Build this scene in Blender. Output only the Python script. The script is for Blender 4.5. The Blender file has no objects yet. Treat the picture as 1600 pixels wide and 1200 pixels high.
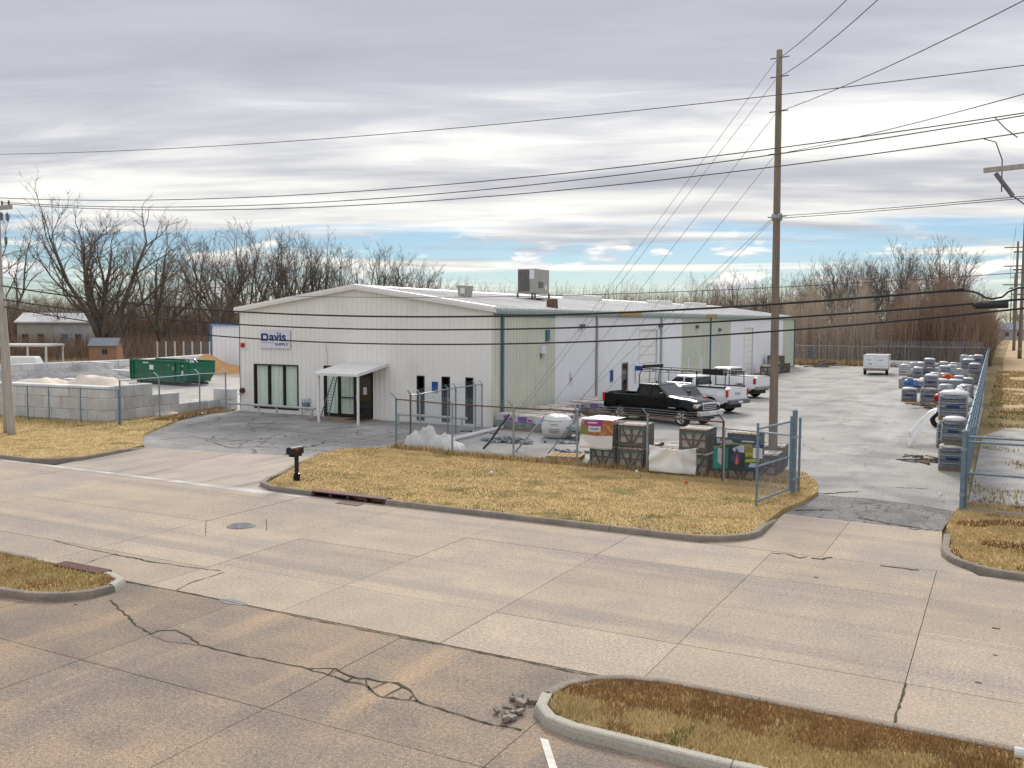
import bpy, bmesh, math, random
from math import sin, cos, pi, radians, hypot, atan2, sqrt
from mathutils import Vector, Matrix
random.seed(7)
S = bpy.context.scene
C = S.collection

# ---------------------------------------------------------------- camera (real place: 5 m above the street)
FPX, YAW, PIT, ROL, CAMH = 1441.6, radians(28.107), radians(3.904), radians(0.258), 5.0
_f = Vector((-sin(YAW)*cos(PIT), cos(YAW)*cos(PIT), -sin(PIT)))
_r0 = Vector((cos(YAW), sin(YAW), 0)); _u0 = _r0.cross(_f)
_r = _r0*cos(ROL) + _u0*sin(ROL); _u = _r.cross(_f)
cam = bpy.data.objects.new('camera', bpy.data.cameras.new('camera')); C.objects.link(cam)
cam.matrix_world = Matrix(((_r.x,_u.x,-_f.x,0),(_r.y,_u.y,-_f.y,0),(_r.z,_u.z,-_f.z,CAMH),(0,0,0,1)))
cam.data.sensor_width = 36; cam.data.sensor_fit = 'HORIZONTAL'; cam.data.lens = FPX/1600*36
cam.data.clip_start = 0.1; cam.data.clip_end = 6000
S.camera = cam

# ---------------------------------------------------------------- sun, sky, exposure
SUN_EL, SUN_AZ = radians(33), radians(-20)          # azimuth from +Y, negative = towards -X
sl = bpy.data.lights.new('sun', 'SUN'); sl.energy = 1.45; sl.angle = radians(14); sl.color = (1, .95, .87)
sun = bpy.data.objects.new('sun', sl); C.objects.link(sun)
SUND = Vector((sin(SUN_AZ)*cos(SUN_EL), cos(SUN_AZ)*cos(SUN_EL), sin(SUN_EL)))
sun.rotation_euler = SUND.to_track_quat('Z', 'Y').to_euler()
W = bpy.data.worlds.new('World'); S.world = W; W.use_nodes = True
SKY_STRENGTH = 0.10
def build_sky():
    nt = W.node_tree; N = nt.nodes; L = nt.links; N.clear()
    def n(t, **k):
        o = N.new(t)
        for a, b in k.items(): setattr(o, a, b)
        return o
    def val(sock, v):
        if hasattr(v, 'is_output') or isinstance(v, bpy.types.NodeSocket): L.new(v, sock)
        else: sock.default_value = v
    def mth(op, a, b=0.0, c=None, clamp=False):
        o = n('ShaderNodeMath', operation=op, use_clamp=clamp); val(o.inputs[0], a); val(o.inputs[1], b)
        if c is not None: val(o.inputs[2], c)
        return o.outputs[0]
    def mapr(v, a, b, c=0.0, d=1.0):
        o = n('ShaderNodeMapRange', interpolation_type='SMOOTHSTEP'); val(o.inputs[0], v)
        for i, q in enumerate((a, b, c, d)): o.inputs[1+i].default_value = q
        return o.outputs[0]
    def noise(vec, scale, detail=6, rough=.55, dist=0.0):
        o = n('ShaderNodeTexNoise'); L.new(vec, o.inputs['Vector']); o.inputs['Scale'].default_value = scale
        o.inputs['Detail'].default_value = detail; o.inputs['Roughness'].default_value = rough; o.inputs['Distortion'].default_value = dist
        return o.outputs['Fac']
    def comb(x, y, z):
        o = n('ShaderNodeCombineXYZ')
        for i, q in enumerate((x, y, z)): val(o.inputs[i], q)
        return o.outputs[0]
    def mixc(f, a, b, mode='MIX'):
        o = n('ShaderNodeMix', data_type='RGBA', blend_type=mode); val(o.inputs[0], f); val(o.inputs[6], a); val(o.inputs[7], b)
        return o.outputs[2]
    tc = n('ShaderNodeTexCoord'); d = tc.outputs['Generated']
    sp = n('ShaderNodeSeparateXYZ'); L.new(d, sp.inputs[0]); x, y, z = sp.outputs
    za = mth('MAXIMUM', z, 0.0)
    zz = mth('ADD', za, 0.10)
    u = mth('DIVIDE', x, zz); v = mth('DIVIDE', y, zz)
    # rotate so that cloud streets run roughly across the view
    ca, sa = cos(radians(24)), sin(radians(24))
    uu = mth('ADD', mth('MULTIPLY', u, ca), mth('MULTIPLY', v, sa)); vv = mth('SUBTRACT', mth('MULTIPLY', v, ca), mth('MULTIPLY', u, sa))
    P1 = comb(mth('MULTIPLY', uu, .24), mth('MULTIPLY', vv, 1.0), 3.7)
    P2 = comb(mth('MULTIPLY', uu, .55), mth('MULTIPLY', vv, 1.5), 9.1)
    n1 = noise(P1, 1.0, 6, .50, .25)            # big light / dark bands of the sheet
    n2 = noise(P2, 2.2, 7, .56, .4)             # finer streaks
    nn = mth('ADD', mth('MULTIPLY', n1, .68), mth('MULTIPLY', n2, .32))
    dt = n('ShaderNodeVectorMath', operation='DOT_PRODUCT'); L.new(d, dt.inputs[0]); dt.inputs[1].default_value = SUND
    sd = mth('MAXIMUM', dt.outputs['Value'], 0.0)
    glow = mth('POWER', sd, 9.0)                # thin cloud near the sun is brighter
    edge = mth('MULTIPLY', mapr(za, .05, .10), mapr(za, .32, .16))     # the thin sunlit rim of the cloud deck
    lit = mth('ADD', mth('ADD', mth('ADD', mth('MULTIPLY', nn, .86), .048), mth('MULTIPLY', glow, .012)), mth('MULTIPLY', edge, .10))
    cr = n('ShaderNodeValToRGB'); L.new(lit, cr.inputs[0]); e = cr.color_ramp.elements
    e[0].position = .36; e[0].color = (.175, .18, .205, 1)
    e[1].position = .70; e[1].color = (.52, .51, .475, 1)
    for p, c in ((.46, (.205, .21, .236, 1)), (.54, (.262, .266, .285, 1)), (.61, (.39, .388, .38, 1))):
        q = e.new(p); q.color = c
    zen = mth('MULTIPLY', mth('ADD', .77, mth('MULTIPLY', za, 1.54)), 1/SKY_STRENGTH)   # overcast sheets brighten towards the zenith; unseen overhead part raised to light the walls
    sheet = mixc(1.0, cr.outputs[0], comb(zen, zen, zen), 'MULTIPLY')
    # clear air under the edge of the sheet, towards the horizon
    P3 = comb(mth('MULTIPLY', uu, .30), mth('MULTIPLY', vv, .9), 1.3)
    n3 = noise(P3, 1.3, 7, .55, .7)
    cov = mth('ADD', mth('MULTIPLY', mth('SUBTRACT', n3, .5), 1.9), mth('MULTIPLY', mth('SUBTRACT', za, .088), 13.0))
    mask = mapr(cov, -.16, .16)
    sk = n('ShaderNodeTexSky', sky_type='NISHITA', sun_disc=False, sun_elevation=SUN_EL, sun_rotation=SUN_AZ, air_density=1.0, dust_density=.15, ozone_density=3.0)
    blue = mixc(1.0, sk.outputs[0], comb(.265, .30, .345), 'MULTIPLY')
    # far cumulus puffs low in the clear band
    az = mth('ARCTAN2', x, y)
    def puff(dz): return noise(comb(mth('MULTIPLY', az, 9.0), mth('MULTIPLY', mth('ADD', za, dz), 30.0), 5.5), 1.0, 7, .55, .3)
    pa, pb = puff(0.0), puff(.012)
    band = mth('MULTIPLY', mapr(za, .012, .03), mapr(za, .105, .075))
    pm = mth('MULTIPLY', mapr(pa, .55, .61), band)
    shade = mapr(mth('SUBTRACT', pa, pb), -.07, .10)
    pc = mixc(shade, (2.8, 2.85, 3.2, 1), (4.7, 4.6, 4.4, 1))
    strk = mapr(noise(comb(mth('MULTIPLY', az, 2.2), mth('MULTIPLY', za, 60.0), 2.2), 1.0, 6, .55, .4), .50, .66)
    low = mixc(mth('MULTIPLY', strk, .9), blue, (4.6, 4.4, 4.0, 1))
    low = mixc(pm, low, pc)
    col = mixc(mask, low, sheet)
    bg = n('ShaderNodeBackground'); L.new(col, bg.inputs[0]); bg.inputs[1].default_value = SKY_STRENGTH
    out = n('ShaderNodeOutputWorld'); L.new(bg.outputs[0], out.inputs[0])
build_sky()
S.view_settings.view_transform = 'Standard'; S.view_settings.look = 'None'
S.view_settings.exposure = 1.27; S.view_settings.gamma = 1.0; S.view_settings.use_curve_mapping = False
S.render.engine = 'CYCLES'
W.cycles.sampling_method = 'MANUAL'; W.cycles.sample_map_resolution = 512
S.cycles.max_bounces = 4; S.cycles.diffuse_bounces = 2; S.cycles.glossy_bounces = 2; S.cycles.transmission_bounces = 4
S.cycles.transparent_max_bounces = 12; S.cycles.use_denoising = True

# ---------------------------------------------------------------- surveying helpers: image ray -> ground / plane
def ray(px, py): return _r*((px-800)/FPX) - _u*((py-600)/FPX) + _f
def G(px, py, z=0.0):
    d = ray(px, py); t = (z-CAMH)/d.z; return Vector((d.x*t, d.y*t, z))
def atY(px, py, Y):
    d = ray(px, py); t = Y/d.y; return Vector((d.x*t, Y, CAMH+d.z*t))
def atX(px, py, X):
    d = ray(px, py); t = X/d.x; return Vector((X, d.y*t, CAMH+d.z*t))
def HT(px, py, top, dx=0):
    b = G(px, py); d = ray(px+dx, top); return CAMH + d.z*hypot(b.x, b.y)/hypot(d.x, d.y)
def polar(px, dist, z=0.0):
    d = ray(px, 505); k = dist/hypot(d.x, d.y); return Vector((d.x*k, d.y*k, z))

# ---------------------------------------------------------------- materials
MATS = {}
def mat(name, c1, c2=None, scale=4.0, rough=.8, metal=0.0, bump=0.0, bscale=None, detail=5, var=0.0, spec=.35, speck=0.0, sscale=90,
        stretch=(1,1,1), lo=.35, hi=.65, c3=None, s3=.4, m3=(.5,.65), streak=None, trans=0.0, ior=1.45, coat=0.0, cracks=None, streak2=None, grit=0.0):
    if name in MATS: return MATS[name]
    m = bpy.data.materials.new(name); m.use_nodes = True; nt = m.node_tree; N = nt.nodes; L = nt.links
    b = N['Principled BSDF']; b.inputs['Roughness'].default_value = rough; b.inputs['Metallic'].default_value = metal
    b.inputs['Specular IOR Level'].default_value = spec; b.inputs['IOR'].default_value = ior
    if trans: b.inputs['Transmission Weight'].default_value = trans
    if coat: b.inputs['Coat Weight'].default_value = coat; b.inputs['Coat Roughness'].default_value = .05
    MATS[name] = m
    c4 = lambda c: (c[0], c[1], c[2], 1)
    geo = N.new('ShaderNodeNewGeometry'); pos = geo.outputs['Position']
    def mapped(st):
        mp = N.new('ShaderNodeMapping'); L.new(pos, mp.inputs[0]); mp.inputs['Scale'].default_value = st; return mp.outputs[0]
    def noise(vec, sc, de=5, ro=.55):
        o = N.new('ShaderNodeTexNoise'); L.new(vec, o.inputs['Vector']); o.inputs['Scale'].default_value = sc
        o.inputs['Detail'].default_value = de; o.inputs['Roughness'].default_value = ro; return o.outputs['Fac']
    def ramp(v, a, bb):
        o = N.new('ShaderNodeMapRange'); L.new(v, o.inputs[0]); o.inputs[1].default_value = a; o.inputs[2].default_value = bb; return o.outputs[0]
    def mix(f, a, bb, mode='MIX'):
        o = N.new('ShaderNodeMix'); o.data_type = 'RGBA'; o.blend_type = mode
        for s_, q in ((0, f), (6, a), (7, bb)):
            if isinstance(q, bpy.types.NodeSocket): L.new(q, o.inputs[s_])
            else: o.inputs[s_].default_value = q
        return o.outputs[2]
    col = None
    if c2 is not None:
        col = mix(ramp(noise(mapped(stretch), scale, detail), lo, hi), c4(c1), c4(c2))
    if c3 is not None:
        col = mix(ramp(noise(mapped((1,1,1)), s3, 6, .6), m3[0], m3[1]), col if col else c4(c1), c4(c3))
    if streak is not None:
        st, sc, cc, a, bb = streak
        col = mix(ramp(noise(mapped(st), sc, 6, .6), a, bb), col if col else c4(c1), c4(cc))
    if streak2 is not None:
        st, sc, cc, a, bb = streak2
        col = mix(ramp(noise(mapped(st), sc, 4, .5), a, bb), col if col else c4(c1), c4(cc))
    if cracks is not None:
        sc, wd, cc = cracks[:3]
        wob = N.new('ShaderNodeTexNoise'); L.new(pos, wob.inputs['Vector']); wob.inputs['Scale'].default_value = sc*3
        av = N.new('ShaderNodeVectorMath'); av.operation = 'MULTIPLY_ADD'; L.new(wob.outputs['Color'], av.inputs[0]); av.inputs[1].default_value = (.5/sc,.5/sc,0); L.new(pos, av.inputs[2])
        vo = N.new('ShaderNodeTexVoronoi'); vo.feature = 'DISTANCE_TO_EDGE'; L.new(av.outputs[0], vo.inputs['Vector']); vo.inputs['Scale'].default_value = sc
        ln = ramp(vo.outputs['Distance'], wd, wd*.35)
        pm = ramp(noise(mapped((1,1,1)), cracks[3] if len(cracks) > 3 else .22, 4), *(cracks[4] if len(cracks) > 4 else (.48, .56)))
        mm = N.new('ShaderNodeMath'); mm.operation = 'MULTIPLY'; L.new(ln, mm.inputs[0]); L.new(pm, mm.inputs[1])
        col = mix(mm.outputs[0], col if col else c4(c1), c4(cc))
    if speck:
        f = noise(pos, sscale, 3, .7)
        col = mix(speck, col if col else c4(c1), mix(ramp(f, .3, .7), (0,0,0,1), (1,1,1,1)), 'SOFT_LIGHT')
    if grit:
        col = mix(grit, col if col else c4(c1), mix(ramp(noise(pos, 19, 6, .75), .32, .68), (0,0,0,1), (1,1,1,1)), 'SOFT_LIGHT')
    if var:
        oi = N.new('ShaderNodeObjectInfo'); vv = N.new('ShaderNodeMapRange'); L.new(oi.outputs['Random'], vv.inputs[0])
        vv.inputs[3].default_value = 1-var; vv.inputs[4].default_value = 1+var
        hs = N.new('ShaderNodeHueSaturation'); L.new(vv.outputs[0], hs.inputs['Value'])
        if col: L.new(col, hs.inputs['Color'])
        else: hs.inputs['Color'].default_value = c4(c1)
        col = hs.outputs[0]
    if col: L.new(col, b.inputs['Base Color'])
    else: b.inputs['Base Color'].default_value = c4(c1)
    if bump:
        bp = N.new('ShaderNodeBump'); bp.inputs['Strength'].default_value = bump; bp.inputs['Distance'].default_value = .02
        L.new(noise(pos, bscale or scale*4, 5, .6), bp.inputs['Height']); L.new(bp.outputs[0], b.inputs['Normal'])
    return m

mat('concrete_road', (.385,.312,.232), (.325,.270,.21), .9, .92, var=.075, grit=.45, streak2=((.035,2.6,1), .42, (.255,.222,.186), .55, .72), spec=.2, speck=.9, sscale=75, bump=.2, bscale=90, c3=(.27,.24,.21), s3=.33, m3=(.48,.74), streak=((.10,1.6,1), .55, (.235,.21,.185), .52, .78))
mat('concrete_lot', (.275,.208,.147), (.23,.184,.142), .8, .92, var=.075, grit=.45, streak2=((1.9,.25,1), .5, (.345,.248,.165), .54, .70), spec=.2, speck=.9, sscale=75, bump=.2, bscale=90, c3=(.175,.15,.127), s3=.4, m3=(.45,.70), streak=((.35,.9,1), .8, (.155,.133,.114), .49, .72))
mat('concrete_apron', (.37,.315,.255), (.31,.27,.23), .9, .92, var=.05, spec=.2, speck=.5, sscale=38, bump=.2, bscale=60, streak=((1.4,.12,1), .9, (.20,.182,.165), .47, .70))
mat('kerb', (.265,.225,.18), (.19,.168,.14), 2.2, .95, spec=.2, speck=.5, sscale=50, c3=(.16,.15,.13), s3=1.4, m3=(.55,.75), bump=.3, bscale=50)
mat('kerb_new', (.40,.37,.30), (.35,.33,.28), 2.2, .95, spec=.2, speck=.4, sscale=50)
mat('white_gutter', (.52,.505,.48), (.42,.40,.37), 1.5, .95, spec=.2, speck=.4, sscale=60, c3=(.33,.30,.26), s3=.9, m3=(.42,.6))
mat('joint_dirt', (.07,.062,.05), (.11,.09,.07), 6, 1, spec=.1)
mat('crack_dirt', (.055,.05,.042), (.09,.085,.045), 5, 1, spec=.1)
mat('asphalt_yard', (.345,.33,.302), (.265,.255,.238), .5, .95, grit=.75, streak2=((.9,.05,1), .6, (.225,.22,.21), .53, .75), spec=.2, speck=.6, sscale=30, bump=.3, bscale=45, c3=(.205,.20,.19), s3=.33, m3=(.50,.62), streak=((.5,.10,1), .5, (.43,.415,.395), .50, .72), cracks=(.28,.008,(.13,.125,.118),.1,(.40,.55)))
mat('asphalt_front', (.255,.247,.232), (.19,.185,.177), .35, .95, spec=.2, speck=.6, sscale=30, bump=.3, bscale=45, c3=(.36,.345,.33), s3=.3, m3=(.5,.7), cracks=(.55,.018,(.075,.072,.07),.2,(.36,.5)))
mat('asphalt_broken', (.205,.20,.19), (.135,.132,.127), 1.2, .95, spec=.2, speck=.7, sscale=28, bump=.6, bscale=30, grit=.5, cracks=(2.6,.05,(.075,.07,.065),.5,(.36,.55)))
mat('gravel_pad', (.40,.38,.355), (.30,.285,.265), 1.2, .97, spec=.15, speck=.8, sscale=22, bump=.6, bscale=30, c3=(.25,.23,.19), s3=.5, m3=(.52,.66))
mat('yard_dust', (.45,.42,.38), (.36,.335,.305), .5, .97, spec=.15, speck=.6, sscale=25, bump=.3, bscale=30)
mat('turf_soil', (.46,.33,.15), (.34,.24,.11), 1.4, 1, spec=.1, speck=.8, sscale=30, bump=.8, bscale=30, c3=(.12,.125,.035), s3=.7, m3=(.56,.72))
mat('field', (.30,.225,.115), (.22,.165,.09), .25, 1, spec=.1, speck=.7, sscale=14, bump=.6, bscale=8, c3=(.13,.11,.055), s3=.12, m3=(.5,.65))
mat('far_path', (.45,.34,.21), (.36,.26,.15), .25, 1, spec=.1, speck=.5, sscale=8, c3=(.22,.17,.09), s3=.3, m3=(.55,.7))
mat('straw', (.58,.435,.22), (.50,.365,.17), .8, .9, spec=.15, c3=(.145,.16,.045), s3=.55, m3=(.60,.70), var=.0)
mat('straw_pale', (.58,.455,.235), (.47,.35,.16), .9, .9, spec=.15)
mat('straw_dark', (.44,.31,.14), (.36,.25,.11), .8, .9, spec=.15)
mat('rust_grass', (.40,.25,.115), (.29,.17,.075), 2.5, .9, spec=.15)
mat('green_grass', (.12,.15,.04), (.20,.19,.06), 2.5, .9, spec=.15)
mat('leaf_litter', (.30,.17,.07), (.17,.10,.05), 4, .9, spec=.15)
mat('wall_white', (.80,.785,.745), (.765,.75,.71), .5, .55, spec=.35, c3=(.64,.63,.60), s3=.45, m3=(.55,.8), streak=((2.5,2.5,.12), 1.0, (.60,.585,.55), .62, .85))
mat('wall_cool', (.80,.81,.82), (.76,.77,.785), .5, .5, spec=.4, streak=((2.5,2.5,.12), 1.0, (.55,.56,.56), .62, .85))
mat('wall_tan', (.62,.63,.52), (.56,.58,.49), .6, .5, spec=.4, streak=((3,3,.15), 1.2, (.42,.49,.46), .52, .8))
mat('trim_teal', (.05,.145,.18), (.07,.17,.20), 2, .5, spec=.4)
mat('gutter_sage', (.40,.47,.455), (.34,.42,.41), 1.2, .5, spec=.4, streak=((.5,.5,.5), 1.0, (.46,.38,.30), .66, .78))
mat('roof_metal', (.56,.55,.53), (.47,.46,.445), .8, .5, metal=.15, spec=.4, c3=(.38,.36,.33), s3=.35, m3=(.52,.7))
mat('trim_white', (.76,.75,.73), (.70,.69,.66), 1.5, .55, spec=.35)
mat('bronze', (.03,.026,.023), None, rough=.45, metal=.3, spec=.4)
mat('dark_glass', (.02,.024,.026), None, rough=.06, spec=.8)
mat('tinted_glass', (.012,.014,.016), None, rough=.05, spec=.7)
mat('curtain', (.90,.91,.84), (.68,.74,.66), 3, .9, stretch=(6,6,.2))
mat('galv', (.33,.37,.40), (.26,.30,.335), 8, .5, metal=.55, spec=.4)
mat('galv_blue', (.19,.27,.335), (.15,.22,.28), 6, .5, metal=.45, spec=.4)
mat('mesh_wire', (.22,.25,.275), None, rough=.5, metal=.5)
mat('slat_blue', (.10,.165,.22), (.13,.20,.26), 2, .6, spec=.3)
mat('mesh_wire_blue', (.12,.185,.24), None, rough=.55, metal=.35)
mat('rust', (.17,.095,.06), (.10,.062,.045), 9, .85, metal=.2, c3=(.25,.22,.20), s3=5, m3=(.55,.7))
mat('rail_pale', (.44,.46,.42), (.38,.40,.37), 5, .6)
mat('pole_wood', (.26,.215,.175), (.17,.14,.115), 3, .95, stretch=(6,6,.25), spec=.15, bump=.4, bscale=30)
mat('pole_grey', (.42,.40,.37), (.33,.31,.285), 3, .95, stretch=(6,6,.25), spec=.15, bump=.3, bscale=30)
mat('cable', (.022,.024,.028), None, rough=.55, spec=.4)
mat('wire_thin', (.10,.09,.085), None, rough=.5, metal=.4)
mat('wire_guy', (.26,.24,.22), None, rough=.5, metal=.4)
mat('crate_wood', (.165,.138,.115), (.105,.088,.075), 4, .95, stretch=(3,3,3), spec=.15, bump=.3, bscale=30, var=.12)
mat('crate_top', (.60,.54,.46), (.48,.43,.37), 5, .95, spec=.15, var=.1)
mat('crate_fill', (.58,.51,.45), (.42,.37,.33), 5, .95, spec=.15, bump=.4, bscale=20)
mat('strap_green', (.035,.22,.155), None, rough=.5)
mat('vinyl_white', (.80,.79,.76), (.75,.74,.71), 2.5, .5, spec=.35)
mat('vinyl_navy', (.022,.042,.085), None, rough=.4, spec=.4)
mat('block', (.68,.675,.66), (.56,.555,.545), 1.2, .95, spec=.15, speck=.6, sscale=28, bump=.5, bscale=22, var=.10, streak=((4,4,.25), 1.0, (.25,.22,.18), .58, .78))
mat('block_dark', (.58,.58,.57), (.45,.455,.455), 1.2, .95, spec=.15, speck=.6, sscale=28, bump=.6, bscale=14, var=.10)
mat('sand', (.62,.56,.46), (.52,.46,.37), 1.6, 1, spec=.1, speck=.5, sscale=20)
mat('sand_orange', (.50,.29,.13), (.42,.24,.11), 2, 1, spec=.1, speck=.5, sscale=20)
mat('gravel_grey', (.27,.265,.26), (.20,.195,.19), 3, 1, spec=.1, speck=.8, sscale=16, bump=.8, bscale=16)
mat('stone_blue', (.16,.20,.215), (.24,.27,.275), 8, .9, spec=.2)
mat('dumpster_green', (.008,.125,.062), (.006,.095,.05), 1.4, .5, spec=.4, c3=(.15,.065,.03), s3=1.6, m3=(.68,.76))
mat('brick_wall', (.36,.205,.135), (.29,.165,.11), 6, .95, spec=.15)
mat('shingle', (.25,.275,.30), (.20,.215,.235), 4, .95, spec=.15)
mat('house_white', (.42,.42,.43), (.33,.33,.34), .8, .85, spec=.2)
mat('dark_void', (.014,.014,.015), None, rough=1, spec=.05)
mat('paint_white', (.76,.77,.78), (.73,.74,.75), .8, .3, spec=.5, coat=.5)
mat('paint_black', (.004,.005,.007), None, rough=.09, spec=.35)
mat('paint_grey', (.13,.135,.145), None, rough=.3, metal=.4, spec=.5, coat=.6)
mat('paint_silver', (.30,.28,.26), None, rough=.4, metal=.4)
mat('tyre', (.016,.016,.017), (.024,.023,.022), 9, .9, spec=.2)
mat('alloy', (.58,.58,.59), None, rough=.3, metal=.8)
mat('alloy_dark', (.16,.15,.14), None, rough=.4, metal=.7)
mat('chrome', (.66,.66,.67), None, rough=.18, metal=.9)
mat('plastic_black', (.018,.018,.019), None, rough=.55)
mat('lamp_red', (.50,.012,.015), None, rough=.2, spec=.6)
mat('lamp_clear', (.62,.63,.64), None, rough=.12, spec=.7)
mat('lamp_amber', (.60,.22,.03), None, rough=.2, spec=.6)
mat('wrap_grey', (.10,.11,.125), (.235,.25,.27), 6, .3, spec=.45, stretch=(1,1,5), var=.3)
mat('film_grey', (.40,.41,.42), (.28,.29,.31), 6, .35, spec=.4)
mat('wrap_blue', (.10,.15,.26), (.30,.33,.38), 6, .28, spec=.5, stretch=(1,1,6), var=.15)
mat('wrap_white', (.52,.525,.53), (.36,.37,.39), 5, .35, spec=.4, var=.12, stretch=(1,1,4))
mat('wrap_tan', (.38,.34,.29), (.29,.26,.225), 5, .6, var=.12)
mat('film', (.64,.63,.60), (.58,.57,.54), 3, .35, spec=.4)
mat('tarp_blue', (.05,.14,.36), (.10,.20,.42), 4, .5)
mat('orange', (.55,.10,.02), None, rough=.6)
mat('red', (.42,.01,.02), None, rough=.5)
mat('blue_sign', (.015,.06,.27), None, rough=.5)
mat('logo_navy', (.010,.040,.17), None, rough=.5)
mat('sign_white', (.66,.66,.72), None, rough=.4)
mat('purple', (.16,.06,.30), None, rough=.5)
mat('magenta', (.36,.02,.26), None, rough=.5)
mat('timber', (.44,.29,.13), (.34,.21,.09), 5, .9, spec=.15, stretch=(1,1,6))
mat('pallet_wood', (.34,.25,.16), (.25,.185,.125), 5, .95, spec=.15, var=.15)
mat('iron_maroon', (.075,.032,.035), (.11,.055,.05), 9, .7, metal=.3)
mat('iron', (.19,.195,.21), (.13,.135,.145), 12, .6, metal=.5)
mat('hvac', (.37,.355,.32), (.32,.31,.28), 2, .6)
mat('hvac_fin', (.10,.10,.10), (.15,.15,.145), 6, .6, stretch=(1,1,.2))
mat('bark', (.095,.080,.067), (.145,.125,.107), 5, .95, spec=.15, stretch=(3,3,.5))
mat('bark_pale', (.50,.43,.34), (.36,.30,.24), 3, .95, spec=.15, stretch=(3,3,.5))
mat('bark_red', (.30,.205,.155), (.21,.15,.115), 3, .95, spec=.15)
mat('twig', (.15,.12,.10), None, rough=.95, spec=.1)
mat('twig_brown', (.36,.275,.215), (.26,.195,.155), .35, .95, spec=.1)
mat('twig_tan', (.52,.44,.34), (.40,.33,.25), .4, .95, spec=.1)
mat('dead_leaf', (.30,.185,.11), (.20,.14,.09), .4, .95, spec=.1)
mat('line_yellow', (.50,.30,.12), (.40,.27,.14), 3, .9, c3=(.33,.31,.29), s3=2.2, m3=(.42,.55))
mat('line_white', (.66,.63,.58), (.50,.46,.40), 5, .9)

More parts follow.
